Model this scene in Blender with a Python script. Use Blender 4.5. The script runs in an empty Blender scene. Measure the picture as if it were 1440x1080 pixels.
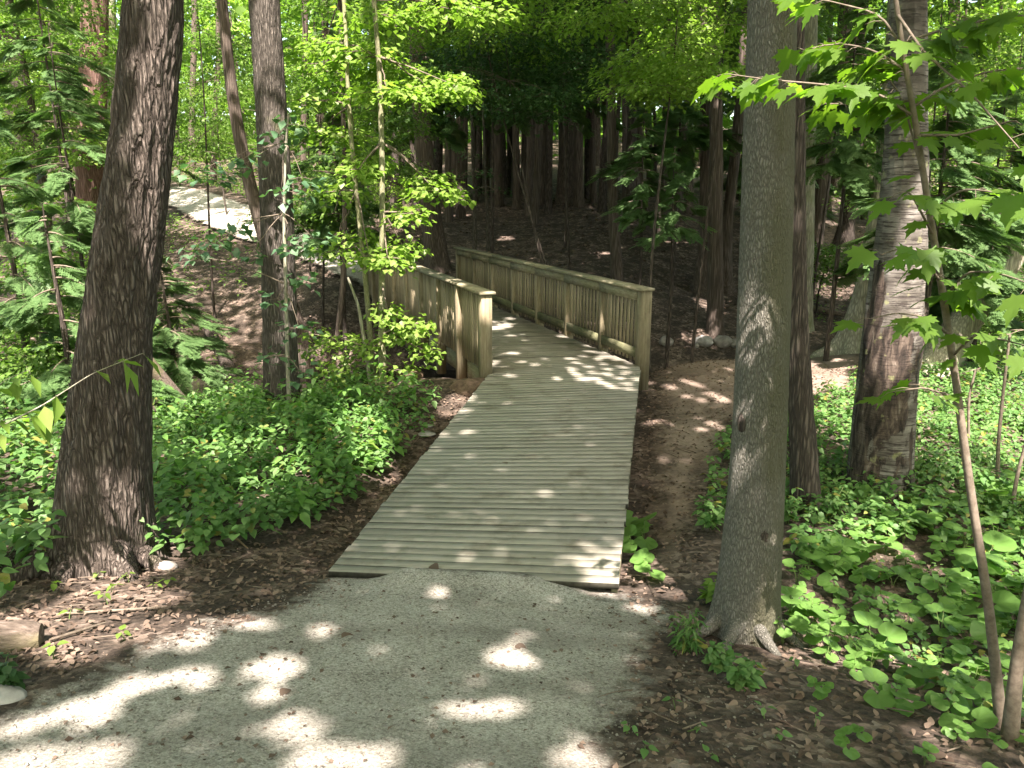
import bpy, math, random
import numpy as np

R = math.radians
rng = np.random.default_rng(7)
random.seed(7)
SC = bpy.context.scene
COL = SC.collection

# ------------------------------------------------------------------ camera, sky, sun, exposure
PITCH, CAMZ, FPX = R(13.7), 2.28, 1090.0
cd = bpy.data.cameras.new('camera')
cam = bpy.data.objects.new('camera', cd)
COL.objects.link(cam)
cam.location = (0, 0, CAMZ)
cam.rotation_euler = (R(90) - PITCH, 0, 0)
cd.sensor_width = 36
cd.sensor_fit = 'HORIZONTAL'
cd.lens = 36 * FPX / 1440
cd.clip_start = 0.05
cd.clip_end = 600
SC.camera = cam

SUN_EL, SUN_AZ = R(57), R(176)      # azimuth of the sun measured from +Y towards +X: behind the viewer
SDIR = np.array([math.sin(SUN_AZ) * math.cos(SUN_EL), math.cos(SUN_AZ) * math.cos(SUN_EL), math.sin(SUN_EL)])
w = bpy.data.worlds.new('World')
SC.world = w
w.use_nodes = True
nt = w.node_tree
sky = nt.nodes.new('ShaderNodeTexSky')
sky.sky_type = 'NISHITA'
sky.sun_disc = False
sky.sun_elevation = SUN_EL
sky.sun_rotation = SUN_AZ
sky.air_density = 1.0
sky.dust_density = 4.0
sky.ozone_density = 0.3
tint = nt.nodes.new('ShaderNodeMix')
tint.data_type = 'RGBA'
tint.blend_type = 'MULTIPLY'
tint.inputs[0].default_value = 1
tint.inputs[7].default_value = (1.0, .96, .80, 1)      # daylight white balance for the shade
nt.links.new(sky.outputs[0], tint.inputs[6])
nt.links.new(tint.outputs[2], nt.nodes['Background'].inputs[0])
nt.nodes['Background'].inputs[1].default_value = 0.15
ld = bpy.data.lights.new('sun', 'SUN')
ld.energy = 5.0
ld.angle = R(0.53)
ld.color = (1.0, 0.88, 0.83)
sun = bpy.data.objects.new('sun', ld)
COL.objects.link(sun)
sun.location = (0, -30, 50)
from mathutils import Vector, Matrix
sun.rotation_euler = Vector(SDIR).to_track_quat('Z', 'Y').to_euler()
SC.view_settings.view_transform = 'Standard'
SC.view_settings.look = 'None'
SC.view_settings.gamma = 1
SC.view_settings.exposure = 2.45
SC.render.engine = 'CYCLES'
cy = SC.cycles
cy.max_bounces = 6
cy.diffuse_bounces = 3
cy.glossy_bounces = 2
cy.transmission_bounces = 4
cy.transparent_max_bounces = 4
cy.sample_clamp_indirect = 6
cy.use_denoising = True
cy.denoising_prefilter = 'ACCURATE'
cy.caustics_reflective = False
cy.caustics_refractive = False

# ------------------------------------------------------------------ numeric helpers
CP, SP = math.cos(PITCH), math.sin(PITCH)
CAM = np.array([0, 0, CAMZ])


def ray(px, py):
    u, v = (px - 720) / FPX, (540 - py) / FPX
    return np.array([u, CP + v * SP, -SP + v * CP])


def atY(px, py, Y):
    d = ray(px, py)
    return CAM + d * (Y / d[1])


def proj(P):
    P = np.asarray(P, float) - CAM
    Z = P[..., 1] * CP - P[..., 2] * SP
    U = P[..., 1] * SP + P[..., 2] * CP
    Z = np.where(np.abs(Z) < 1e-6, 1e-6, Z)
    return 720 + FPX * P[..., 0] / Z, 540 - FPX * U / Z, Z


def h3(i, j, k, seed):
    n = (i * 374761393 + j * 668265263 + k * 2147483647 + seed * 1274126177) & 0xffffffff
    n = ((n ^ (n >> 13)) * 1274126177) & 0xffffffff
    n = ((n ^ (n >> 16)) * 2246822519) & 0xffffffff
    return ((n ^ (n >> 15)) & 0xffffff) / float(0xffffff)


def vnoise(p, seed=0):
    p = np.asarray(p, float)
    f = np.floor(p)
    i = f.astype(np.int64)
    t = p - f
    t = t * t * (3 - 2 * t)
    r = 0
    for a in (0, 1):
        wx = t[:, 0] if a else 1 - t[:, 0]
        for b in (0, 1):
            wy = t[:, 1] if b else 1 - t[:, 1]
            for c in (0, 1):
                wz = t[:, 2] if c else 1 - t[:, 2]
                r = r + wx * wy * wz * h3(i[:, 0] + a, i[:, 1] + b, i[:, 2] + c, seed)
    return r


def fbm(p, octaves=4, seed=0):
    p = np.asarray(p, float)
    s, a, n = 0, 1, 0
    for o in range(octaves):
        s = s + a * vnoise(p * 2 ** o + 17.3 * o, seed + o)
        n += a
        a *= .5
    return s / n


def xy3(x, y):
    return np.stack([x, y, np.zeros_like(x)], -1)


# ------------------------------------------------------------------ terrain: thin plate through control points
CTRL = []


def Rp(px, py, Y):
    CTRL.append(atY(px, py, Y))


def Wp(x, y, z):
    CTRL.append(np.array([x, y, z], float))


for a in [(0, 0, .68), (-3, 0, .66), (3, 0, .5), (0, 2.5, .18), (-2, 2.5, .2), (-4, 2.6, .22), (1.6, 2.5, .1), (0, -5, 1.3), (-6, -5, 1.3), (6, -5, 1.0),
          (-1.3, 4.9, -.33), (-.3, 4.7, -.28), (.72, 4.7, -.37), (-2.2, 4.3, -.12), (-3.5, 4.2, -.12), (-1.9, 6.5, -.5), (-1.0, 8.2, -.5), (1.5, 7.5, -.62), (1.25, 6, -.62),
          (0, 7.5, -.6), (.5, 9.5, -.6),
          (-1.5, 13, -1.6), (-1.2, 16.2, -1.3), (-4, 13.2, -1.7), (-4, 16.5, -1.3), (-9, 13, -1.6), (.6, 13.4, -1.5), (.9, 15.8, -1.2), (2.6, 14.4, -1.25), (5, 15.2, -1.15), (9, 17, -1.0),
          (0, 48, 4.2), (-20, 45, 3.8), (25, 45, 3.6), (0, 80, 9), (-45, 75, 7), (45, 75, 7), (-45, 20, 1), (45, 20, .3), (0, -18, 1.8),
          (-30, -15, 1.8), (30, -15, 1.4), (-12, 4, .1), (12, 4, -.4), (-22, 12, -.3), (22, 14, -.4), (-10, 120, 12), (-80, 120, 12), (80, 120, 12), (100, 0, 0), (-100, 0, 1), (0, -60, 3)]:
    Wp(*a)
for a in [(145, 785, 5.2), (300, 720, 6.2), (400, 572, 10), (520, 545, 10.2), (440, 548, 10.8), (640, 540, 9.9), (560, 530, 10.7), (480, 430, 17.9), (330, 440, 18.2), (480, 390, 19.0), (517, 407, 18.7),
          (420, 345, 22.5), (330, 305, 27), (250, 272, 33), (250, 400, 20), (150, 430, 18), (60, 340, 26), (60, 300, 33), (50, 680, 6.5), (60, 560, 10), (620, 380, 21.5), (750, 312, 27), (800, 275, 32),
          (600, 300, 28), (867, 392, 19.5), (900, 330, 24), (960, 300, 27), (1005, 468, 17), (980, 415, 20), (960, 512, 12.2), (1000, 600, 9.0), (950, 760, 5.9), (1185, 357, 23), (1195, 495, 14), (1235, 690, 7.0),
          (1133, 715, 6.6), (1048, 885, 4.2), (1410, 1040, 2.9), (1320, 520, 12.5), (1420, 600, 9.5), (1400, 430, 19), (1300, 330, 27), (1430, 320, 29), (920, 880, 4.3), (1200, 900, 4.4), (1100, 560, 10.2), (700, 415, 18.6)]:
    Rp(*a)
CT = np.array(CTRL)


def tps_fit(P, lam=.02):
    n = len(P)
    d2 = ((P[:, None, :2] - P[None, :, :2]) ** 2).sum(-1)
    K = np.where(d2 > 0, .5 * d2 * np.log(np.maximum(d2, 1e-12)), 0) + lam * np.eye(n)
    A = np.zeros((n + 3, n + 3))
    A[:n, :n] = K
    A[:n, n] = 1
    A[:n, n + 1:] = P[:, :2]
    A[n, :n] = 1
    A[n + 1:, :n] = P[:, :2].T
    b = np.zeros(n + 3)
    b[:n] = P[:, 2]
    return np.linalg.solve(A, b)


TW = tps_fit(CT)


def H(x, y):
    x = np.atleast_1d(np.asarray(x, float))
    y = np.atleast_1d(np.asarray(y, float))
    out = np.zeros(x.size)
    xf, yf = x.ravel(), y.ravel()
    for s in range(0, x.size, 20000):
        a, b = xf[s:s + 20000], yf[s:s + 20000]
        d2 = (a[:, None] - CT[None, :, 0]) ** 2 + (b[:, None] - CT[None, :, 1]) ** 2
        K = np.where(d2 > 0, .5 * d2 * np.log(np.maximum(d2, 1e-12)), 0)
        out[s:s + 20000] = K @ TW[:-3] + TW[-3] + TW[-2] * a + TW[-1] * b
    n5 = (fbm(xy3(xf * 5, yf * 5), 2, 9) - .5) * .022
    dist = np.hypot(xf, yf - 3)
    n = (fbm(xy3(xf * .9, yf * .9), 3, 3) - .5) * .10 * np.clip(dist / 6, .25, 2.0) + n5 * np.clip(1.6 - dist / 10, 0, 1)
    return (out + n).reshape(x.shape)


def h1(x, y):
    return float(H([x], [y])[0])


def ghit(px, py):
    d = ray(px, py)
    t = np.concatenate([np.linspace(1.8, 12, 250), np.linspace(12.1, 90, 500)])
    P = CAM + t[:, None] * d
    g = P[:, 2] - H(P[:, 0], P[:, 1])
    i = np.argmax(g < 0)
    if g[i] >= 0:
        return CAM + d * 60
    a = g[i - 1] / (g[i - 1] - g[i])
    return P[i - 1] * (1 - a) + P[i] * a


# deck outline (left and right edges: ramp front, kink, far end)
BD = np.array([-math.sin(R(20)), math.cos(R(20))])
BN = np.array([math.cos(R(20)), math.sin(R(20))])       # to the right across the bridge
LA, LB = np.array([-1.29, 4.97]), np.array([-.29, 10.02])
RA, RB = np.array([.725, 4.80]), np.array([1.76, 10.36])
BLEN = 9.07
LC, RC = LB + BD * (BLEN + .1), RB + BD * BLEN
ZR = -.29
deckpoly = np.array([LA, LB, LC, RC, RB, RA])


def deck_hit(px, py):
    d = ray(px, py)
    t = (0 - CAMZ) / d[2]
    P = CAM + t * d
    for _ in range(6):
        z = ZR * max(0, min(1, 1 - (P[1] - 4.9) / 5.3))
        P = CAM + d * ((z - CAMZ) / d[2])
    return P


# ------------------------------------------------------------------ mesh helpers
def mesh(name, V, faces, mat=None, parent=None, base=None, smooth=False, attrs=None):
    """faces: list of int arrays (n,k). One mesh object; V in world coordinates, made local to base."""
    V = np.asarray(V, float)
    if base is not None:
        V = V - np.asarray(base)
    me = bpy.data.meshes.new(name)
    faces = [np.asarray(f, np.int64) for f in faces if len(f)]
    me.vertices.add(len(V))
    me.vertices.foreach_set('co', V.astype(np.float32).ravel())
    tot = np.concatenate([np.full(len(f), f.shape[1], np.int32) for f in faces])
    lv = np.concatenate([f.ravel() for f in faces]).astype(np.int32)
    me.loops.add(len(lv))
    me.loops.foreach_set('vertex_index', lv)
    me.polygons.add(len(tot))
    st = np.concatenate([[0], np.cumsum(tot)[:-1]]).astype(np.int32)
    me.polygons.foreach_set('loop_start', st)
    me.polygons.foreach_set('loop_total', tot)
    if smooth:
        me.polygons.foreach_set('use_smooth', np.ones(len(tot), bool))
    me.update(calc_edges=True)
    me.validate()
    if attrs:
        for k, a in attrs.items():
            at = me.attributes.new(k, 'FLOAT', 'POINT')
            at.data.foreach_set('value', np.asarray(a, np.float32))
    if mat:
        me.materials.append(mat)
    o = bpy.data.objects.new(name, me)
    COL.objects.link(o)
    if parent is not None:
        o.parent = parent
    elif base is not None:
        o.location = tuple(base)
    return o


def empty(name, loc, label=None, cat=None, group=None):
    o = bpy.data.objects.new(name, None)
    COL.objects.link(o)
    o.location = tuple(float(c) for c in loc)
    o.empty_display_size = .1
    return tag(o, label, cat, group)


def tag(o, label=None, cat=None, group=None, kind=None):
    for k, v in (('label', label), ('category', cat), ('group', group), ('kind', kind)):
        if v:
            o[k] = v
    return o


def copy_tree(o, parent=None):
    c = o.copy()
    COL.objects.link(c)
    if parent is not None:
        c.parent = parent
    for ch in list(o.children):
        copy_tree(ch, c)
    return c


class MB:
    """collects pieces for ONE mesh"""
    def __init__(s):
        s.V, s.F, s.n = [], {}, 0

    def add(s, V, faces):
        for f in faces:
            f = np.asarray(f)
            if len(f):
                s.F.setdefault(f.shape[1], []).append(f + s.n)
        s.V.append(np.asarray(V, float))
        s.n += len(V)

    def hexa(s, b, t):
        """box from 4 bottom and 4 top points (same order, counterclockwise seen from above)"""
        s.add(np.concatenate([b, t]), [np.array([[3, 2, 1, 0], [4, 5, 6, 7], [0, 1, 5, 4], [1, 2, 6, 5], [2, 3, 7, 6], [3, 0, 4, 7]])])

    def box(s, c, ax, ay, az):
        """centre and three half-axis vectors"""
        c, ax, ay, az = map(np.asarray, (c, ax, ay, az))
        q = [c - ax - ay, c + ax - ay, c + ax + ay, c - ax + ay]
        s.hexa(np.array([p - az for p in q]), np.array([p + az for p in q]))

    def tube(s, P, rad, n=8, cap=True):
        V, F = tube(P, rad, n)
        s.add(V, [F])
        if cap:
            s.F.setdefault(n, []).append(np.array([list(range(n))[::-1]]) + s.n - len(V))
            s.F.setdefault(n, []).append(np.array([list(range(n))]) + s.n - n)

    def build(s, name, mat, parent=None, base=None, smooth=False):
        return mesh(name, np.concatenate(s.V), [np.concatenate(f) for f in s.F.values()], mat, parent, base, smooth)


def frames(P):
    P = np.asarray(P, float)
    T = np.gradient(P, axis=0)
    T /= np.linalg.norm(T, axis=1)[:, None] + 1e-9
    ref = np.array([0, 1, 0.]) if abs(T[0, 1]) < .9 else np.array([1., 0, 0])
    A = np.zeros_like(P)
    a = np.cross(ref, T[0])
    for i in range(len(P)):
        a = a - T[i] * (a @ T[i])
        a /= np.linalg.norm(a) + 1e-9
        A[i] = a
    return T, A, np.cross(T, A)


def grid_faces(m, n):
    i = np.arange(m - 1)[:, None] * n
    j = np.arange(n)[None, :]
    k = (j + 1) % n
    return np.stack([i + j, i + k, i + n + k, i + n + j], -1).reshape(-1, 4)


def tube(P, rad, n=8):
    P = np.asarray(P, float)
    rad = np.broadcast_to(np.asarray(rad, float), (len(P),))
    T, A, B = frames(P)
    th = np.linspace(0, 2 * np.pi, n, endpoint=False)
    V = P[:, None] + rad[:, None, None] * (np.cos(th)[None, :, None] * A[:, None] + np.sin(th)[None, :, None] * B[:, None])
    return V.reshape(-1, 3), grid_faces(len(P), n)


def resample(P, step):
    P = np.asarray(P, float)
    s = np.concatenate([[0], np.cumsum(np.linalg.norm(np.diff(P[:, :3], axis=0), axis=1))])
    m = max(3, int(s[-1] / step) + 1)
    q = np.linspace(0, s[-1], m)
    out = np.stack([np.interp(q, s, P[:, k]) for k in range(P.shape[1])], 1)
    k = max(1, int(m * .06))
    if m > 8:                                              # soften the kinks
        pad = np.concatenate([out[:1] * 2 - out[1:k + 1][::-1], out, out[-1:] * 2 - out[-k - 1:-1][::-1]])
        c = np.cumsum(np.concatenate([np.zeros((1, P.shape[1])), pad]), axis=0)
        out2 = (c[2 * k + 1:] - c[:-2 * k - 1]) / (2 * k + 1)
        out2[0], out2[-1] = out[0], out[-1]
        out = out2
    return out, q


# leaf templates: verts (x across, y along, z up), faces
def tpl_leaf(wd=.33, fold=.10, droop=.10):
    V = np.array([[0, 0, 0], [-wd, .42, fold], [0, 1, -droop], [wd, .42, fold]])
    return V, [np.array([[0, 2, 1], [0, 3, 2]])]


def tpl_ovate(wd=.36, fold=.07, droop=.16):
    ys = [0, .14, .36, .62, .84]
    ws = [.0, .78, 1, .72, .32]
    V = [[0, 0, 0]]
    for y, k in zip(ys[1:], ws[1:]):
        z = -droop * y * y
        V += [[-wd * k, y, z + fold * k], [0, y, z], [wd * k, y, z + fold * k]]
    V += [[0, 1, -droop]]
    q, t = [], [[0, 2, 1], [0, 3, 2]]
    for i in range(3):
        a = 1 + 3 * i
        q += [[a, a + 1, a + 4, a + 3], [a + 1, a + 2, a + 5, a + 4]]
    t += [[10, 11, 13], [11, 12, 13]]
    return np.array(V), [np.array(q), np.array(t)]


def tpl_maple():
    half = [(0, 0), (.10, .02), (.30, -.10), (.26, .06), (.50, .10), (.40, .22), (.56, .44), (.36, .42), (.34, .52), (.17, .44), (.20, .66), (.10, .72), (0, 1.0)]
    V = [[0, .28, .0]]
    for x, y in half:
        V.append([x, y, -.10 * (x * x + (y - .3) ** 2) * 2 + .05 * abs(x)])
    for x, y in half[1:-1][::-1]:
        V.append([-x, y, -.10 * (x * x + (y - .3) ** 2) * 2 + .05 * abs(x)])
    n = len(V) - 1
    return np.array(V), [np.array([[0, 1 + i, 1 + (i + 1) % n] for i in range(n)])]


def tpl_round(n=18, cup=.10):
    """broad kidney-shaped leaf with a notch at the stalk"""
    V = [[0, .16, -.05]]
    for i in range(n + 1):
        a = -math.pi / 2 + .30 + (2 * math.pi - .60) * i / n
        r = .5 * (1 + .10 * math.cos(2 * a) * .5 + .05 * math.sin(5 * a + 1))
        V.append([r * 1.12 * math.cos(a), .42 + r * math.sin(a), cup * (.6 * math.sin(3 * a) * .5 + .25) - .12 * max(0, math.sin(a))])
    m = []
    for i in range(n + 1):
        p = np.array(V[1 + i])
        m.append(list(np.array(V[0]) * .45 + p * .55 + [0, 0, .035 * (1 if i % 3 else -.6)]))
    V += m
    t = [[0, n + 2 + i, n + 3 + i] for i in range(n)]
    q = [[n + 2 + i, 1 + i, 2 + i, n + 3 + i] for i in range(n)]
    return np.array(V), [np.array(t), np.array(q)]


def tpl_needle_spray(k=9, wd=.030):
    """flat feathery conifer spray: many needle-thin side twigs along a drooping axis"""
    V, T = [], []
    def sliver(p, d, L, wd):
        d = np.array(d) / np.linalg.norm(d)
        s = np.array([-d[1], d[0], 0]) * wd
        n = len(V)
        p = np.array(p)
        V.extend([p, p + d * L * .45 - s, p + d * L, p + d * L * .45 + s])
        T.extend([[n, n + 2, n + 1], [n, n + 3, n + 2]])
    sliver([0, 0, 0], [0, 1, -.06], 1.0, .022)
    for i in range(k):
        y = .08 + .86 * i / k
        L = (.46 * (1 - y) + .10) * (.8 + .4 * ((i * 37) % 10) / 10)
        for sgn in (-1, 1):
            z = -.06 * y - .10 * y * y
            sliver([0, y, z], [sgn * .78, .62, -.16], L, wd)
            if L > .2:
                for f in (.35, .6):
                    q = np.array([sgn * .78 * L * f, y + .62 * L * f, z - .16 * L * f])
                    sliver(q, [sgn * .25, 1, -.1], L * .42, wd * .7)
                    sliver(q, [sgn * 1, .1, -.15], L * .36, wd * .7)
    return np.array(V), [np.array(T)]


LEAF, OVATE, MAPLE, ROUND, SPRAY = tpl_leaf(), tpl_ovate(), tpl_maple(), tpl_round(), tpl_needle_spray()
WIDE = tpl_leaf(.46, .08, .12)


def scatter(tpl, P, yaw, tilt, roll, size):
    """copies of a leaf template as one vertex array: leaf lies flat, is pitched by tilt (down +), rolled, turned by yaw"""
    TV, TF = tpl
    n = len(P)
    size = np.broadcast_to(size, (n,))
    V = TV[None] * size[:, None, None]
    cr, sr = np.cos(roll)[:, None], np.sin(roll)[:, None]
    x, z = V[..., 0] * cr + V[..., 2] * sr, -V[..., 0] * sr + V[..., 2] * cr
    ct, st = np.cos(tilt)[:, None], np.sin(tilt)[:, None]
    y, z = V[..., 1] * ct + z * st, -V[..., 1] * st + z * ct
    c, s = np.cos(yaw)[:, None], np.sin(yaw)[:, None]
    x, y = x * c - y * s, x * s + y * c
    V = np.stack([x, y, z], -1) + np.asarray(P)[:, None]
    F = [(f[None] + (np.arange(n) * len(TV))[:, None, None]).reshape(-1, f.shape[1]) for f in TF]
    return V.reshape(-1, 3), F


# ------------------------------------------------------------------ materials
def newmat(name):
    m = bpy.data.materials.new(name)
    m.use_nodes = True
    t = m.node_tree
    b = t.nodes['Principled BSDF']
    b.inputs['Roughness'].default_value = .8
    b.inputs['Specular IOR Level'].default_value = .25
    return m, t, b


def N(t, kind, **kw):
    n = t.nodes.new(kind)
    for k, v in kw.items():
        if hasattr(n, k) and not isinstance(v, tuple):
            setattr(n, k, v)
        else:
            n.inputs[k].default_value = v
    return n


def noise(t, vec, scale, detail=4, rough=.55, dist=0.):
    n = t.nodes.new('ShaderNodeTexNoise')
    n.inputs['Scale'].default_value = scale
    n.inputs['Detail'].default_value = detail
    n.inputs['Roughness'].default_value = rough
    n.inputs['Distortion'].default_value = dist
    if vec is not None:
        t.links.new(vec, n.inputs['Vector'])
    return n.outputs['Fac']


def coords(t, scale=(1, 1, 1), which='Object'):
    c = t.nodes.new('ShaderNodeTexCoord')
    m = t.nodes.new('ShaderNodeMapping')
    m.inputs['Scale'].default_value = scale
    t.links.new(c.outputs[which], m.inputs['Vector'])
    return m.outputs[0]


def ramp(t, fac, stops):
    r = t.nodes.new('ShaderNodeValToRGB')
    e = r.color_ramp.elements
    while len(e) < len(stops):
        e.new(.5)
    for k, (p, c) in zip(e, stops):
        k.position = p
        k.color = (*c, 1) if len(c) == 3 else c
    t.links.new(fac, r.inputs[0])
    return r.outputs[0]


def mix(t, fac, a, b, mode='MIX'):
    n = t.nodes.new('ShaderNodeMix')
    n.data_type = 'RGBA'
    n.blend_type = mode
    for s, v in ((0, fac), (6, a), (7, b)):
        if isinstance(v, (int, float)):
            n.inputs[s].default_value = v
        elif isinstance(v, tuple):
            n.inputs[s].default_value = (*v, 1)
        else:
            t.links.new(v, n.inputs[s])
    return n.outputs[2]


def math_(t, op, a, b=None):
    n = t.nodes.new('ShaderNodeMath')
    n.operation = op
    n.use_clamp = False
    for s, v in ((0, a), (1, b)):
        if v is None:
            continue
        if isinstance(v, (int, float)):
            n.inputs[s].default_value = v
        else:
            t.links.new(v, n.inputs[s])
    return n.outputs[0]


def bump(t, b, h, strength=.5, dist=.02):
    n = t.nodes.new('ShaderNodeBump')
    n.inputs['Strength'].default_value = strength
    n.inputs['Distance'].default_value = dist
    t.links.new(h, n.inputs['Height'])
    t.links.new(n.outputs[0], b.inputs['Normal'])


def leaf_mat(name, c1, c2, trans=.42, tcol=None, rough=.45, spec=.35, val=.35, brown=None):
    m, t, b = newmat(name)
    g = t.nodes.new('ShaderNodeNewGeometry')
    col = ramp(t, g.outputs['Random Per Island'], [(0, c1), (1, c2)] if not brown else [(0, c1), (.93, c2), (.97, brown)])
    n = noise(t, coords(t, which='Object'), 1.3, 2)
    hsv = t.nodes.new('ShaderNodeHueSaturation')
    t.links.new(math_(t, 'ADD', math_(t, 'MULTIPLY', n, val * 2), 1 - val), hsv.inputs['Value'])
    t.links.new(col, hsv.inputs['Color'])
    t.links.new(hsv.outputs[0], b.inputs['Base Color'])
    b.inputs['Roughness'].default_value = rough
    b.inputs['Specular IOR Level'].default_value = spec
    tr = t.nodes.new('ShaderNodeBsdfTranslucent')
    tc = mix(t, 1.0, hsv.outputs[0], tcol or (1.2, 1.45, .62), 'MULTIPLY')
    t.links.new(tc, tr.inputs['Color'])
    ms = t.nodes.new('ShaderNodeMixShader')
    ms.inputs[0].default_value = trans
    t.links.new(b.outputs[0], ms.inputs[1])
    t.links.new(tr.outputs[0], ms.inputs[2])
    t.links.new(ms.outputs[0], t.nodes['Material Output'].inputs[0])
    return m


def bark_mat(name, dark, light, sx=14, sz=2.2, bstr=.9, bdist=.02, moss=None, moss_at=.62, patch=None):
    m, t, b = newmat(name)
    v = coords(t, (sx, sx, sz))
    n1 = noise(t, v, 1, 6, .62, .5)
    n2 = noise(t, coords(t, (sx * 3.2, sx * 3.2, sz * 3)), 1, 4, .6)
    vo = t.nodes.new('ShaderNodeTexVoronoi')
    vo.feature = 'DISTANCE_TO_EDGE'
    vo.inputs['Scale'].default_value = 1.0
    vv = t.nodes.new('ShaderNodeVectorMath')
    vv.operation = 'ADD'
    t.links.new(coords(t, (sx * 1.3, sx * 1.3, sz * 1.1)), vv.inputs[0])
    nc = t.nodes.new('ShaderNodeTexNoise')
    nc.inputs['Scale'].default_value = 1.3
    t.links.new(v, nc.inputs['Vector'])
    t.links.new(nc.outputs['Color'], vv.inputs[1])
    t.links.new(vv.outputs[0], vo.inputs['Vector'])
    hgt = math_(t, 'ADD', math_(t, 'MULTIPLY', ramp_v(t, vo.outputs['Distance'], 0, .35), .7), math_(t, 'ADD', math_(t, 'MULTIPLY', n1, .6), math_(t, 'MULTIPLY', n2, .35)))
    mid = tuple((a + c) / 2 for a, c in zip(dark, light))
    col = ramp(t, hgt, [(.38, tuple(c * .55 for c in dark)), (.62, dark), (.95, mid), (1.25 if False else 1.0, light)])
    big = noise(t, coords(t, (1.6, 1.6, .7)), 1, 3)
    col = mix(t, math_(t, 'MULTIPLY', big, .28), col, tuple(c * 1.15 for c in light), 'MIX')
    if moss:
        mf = noise(t, coords(t, (3, 3, 1.6)), 1, 5)
        if patch:
            mf = math_(t, 'ADD', math_(t, 'MULTIPLY', attr(t, patch), .30), math_(t, 'MULTIPLY', mf, .75))
        mm = ramp(t, mf, [(moss_at, (0, 0, 0)), (moss_at + .20, (.8, .8, .8))])
        col = mix(t, mm, col, moss)
    t.links.new(col, b.inputs['Base Color'])
    b.inputs['Roughness'].default_value = .92
    b.inputs['Specular IOR Level'].default_value = .12
    bump(t, b, hgt, bstr, bdist)
    return m


def ramp_v(t, v, a, c):
    n = t.nodes.new('ShaderNodeMapRange')
    n.inputs[1].default_value = a
    n.inputs[2].default_value = c
    t.links.new(v, n.inputs[0])
    return n.outputs[0]


def attr(t, name):
    n = t.nodes.new('ShaderNodeAttribute')
    n.attribute_name = name
    return n.outputs['Fac']


def litter_cols(t, sc=1.):
    """dead leaves: small voronoi cells of many browns broken by soil"""
    v = coords(t, (1, 1, .6))
    nd = t.nodes.new('ShaderNodeTexNoise')
    nd.inputs['Scale'].default_value = 9 * sc
    t.links.new(v, nd.inputs['Vector'])
    va = t.nodes.new('ShaderNodeVectorMath')
    va.operation = 'MULTIPLY_ADD'
    t.links.new(nd.outputs['Color'], va.inputs[0])
    va.inputs[1].default_value = (.09, .09, .09)
    t.links.new(v, va.inputs[2])
    vo = t.nodes.new('ShaderNodeTexVoronoi')
    vo.inputs['Scale'].default_value = 21 * sc
    t.links.new(va.outputs[0], vo.inputs['Vector'])
    sep = t.nodes.new('ShaderNodeSeparateColor')
    t.links.new(vo.outputs['Color'], sep.inputs[0])
    leaf = ramp(t, sep.outputs[0], [(0, (.040, .029, .021)), (.35, (.085, .062, .046)), (.7, (.145, .108, .082)), (1, (.24, .19, .15))])
    soil = ramp(t, noise(t, v, 34 * sc, 5), [(.3, (.025, .019, .014)), (.7, (.072, .055, .041))])
    f = ramp(t, noise(t, v, 3.1, 5), [(.40, (0, 0, 0)), (.58, (1, 1, 1))])
    c = mix(t, f, leaf, soil)
    hh = math_(t, 'ADD', math_(t, 'MULTIPLY', sep.outputs[1], .5), math_(t, 'ADD', math_(t, 'MULTIPLY', vo.outputs['Distance'], .6), math_(t, 'MULTIPLY', noise(t, v, 60 * sc, 3), .4)))
    return c, hh, soil


def mat_ground():
    m, t, b = newmat('forest_floor')
    c, hh, soil = litter_cols(t)
    t.links.new(c, b.inputs['Base Color'])
    bump(t, b, hh, .9, .03)
    b.inputs['Roughness'].default_value = .95
    return m


def mat_gravel(name='gravel', light=(.47, .445, .385), dark=(.26, .24, .195)):
    m, t, b = newmat(name)
    v = coords(t)
    vo = t.nodes.new('ShaderNodeTexVoronoi')
    vo.inputs['Scale'].default_value = 120
    t.links.new(v, vo.inputs['Vector'])
    sep = t.nodes.new('ShaderNodeSeparateColor')
    t.links.new(vo.outputs['Color'], sep.inputs[0])
    fine = ramp(t, sep.outputs[0], [(0, tuple(c * .62 for c in dark)), (.2, dark), (.75, light), (1, tuple(min(c * 1.25, .8) for c in light))])
    n1 = noise(t, v, 2.2, 6, .6)
    base = ramp(t, n1, [(.36, tuple(c * .75 for c in dark)), (.5, tuple((a + c) / 2 for a, c in zip(dark, light))), (.64, light)])
    c = mix(t, .62, base, fine)
    speck = ramp(t, noise(t, v, 42, 4, .7), [(.53, (1, 1, 1)), (.66, (.30, .28, .24))])
    c = mix(t, .9, c, speck, 'MULTIPLY')
    wear = ramp(t, noise(t, coords(t, (.5, 1.6, 1)), 1.5, 4), [(.45, (.0, .0, .0)), (.65, (1, 1, 1))])
    c = mix(t, math_(t, 'MULTIPLY', wear, .42), c, tuple(x * .55 for x in dark))
    lc, hh, soil = litter_cols(t, 1.2)
    e = attr(t, 'edge')
    ef = math_(t, 'ADD', e, math_(t, 'MULTIPLY', math_(t, 'SUBTRACT', noise(t, v, 7, 5, .65), .5), 1.5))
    c = mix(t, ramp_v(t, ef, .25, .62), lc, c)
    t.links.new(c, b.inputs['Base Color'])
    bump(t, b, math_(t, 'ADD', math_(t, 'MULTIPLY', sep.outputs[1], .35), math_(t, 'ADD', noise(t, v, 55, 5, .7), math_(t, 'MULTIPLY', n1, 1.2))), .8, .016)
    b.inputs['Roughness'].default_value = .95
    return m


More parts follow.
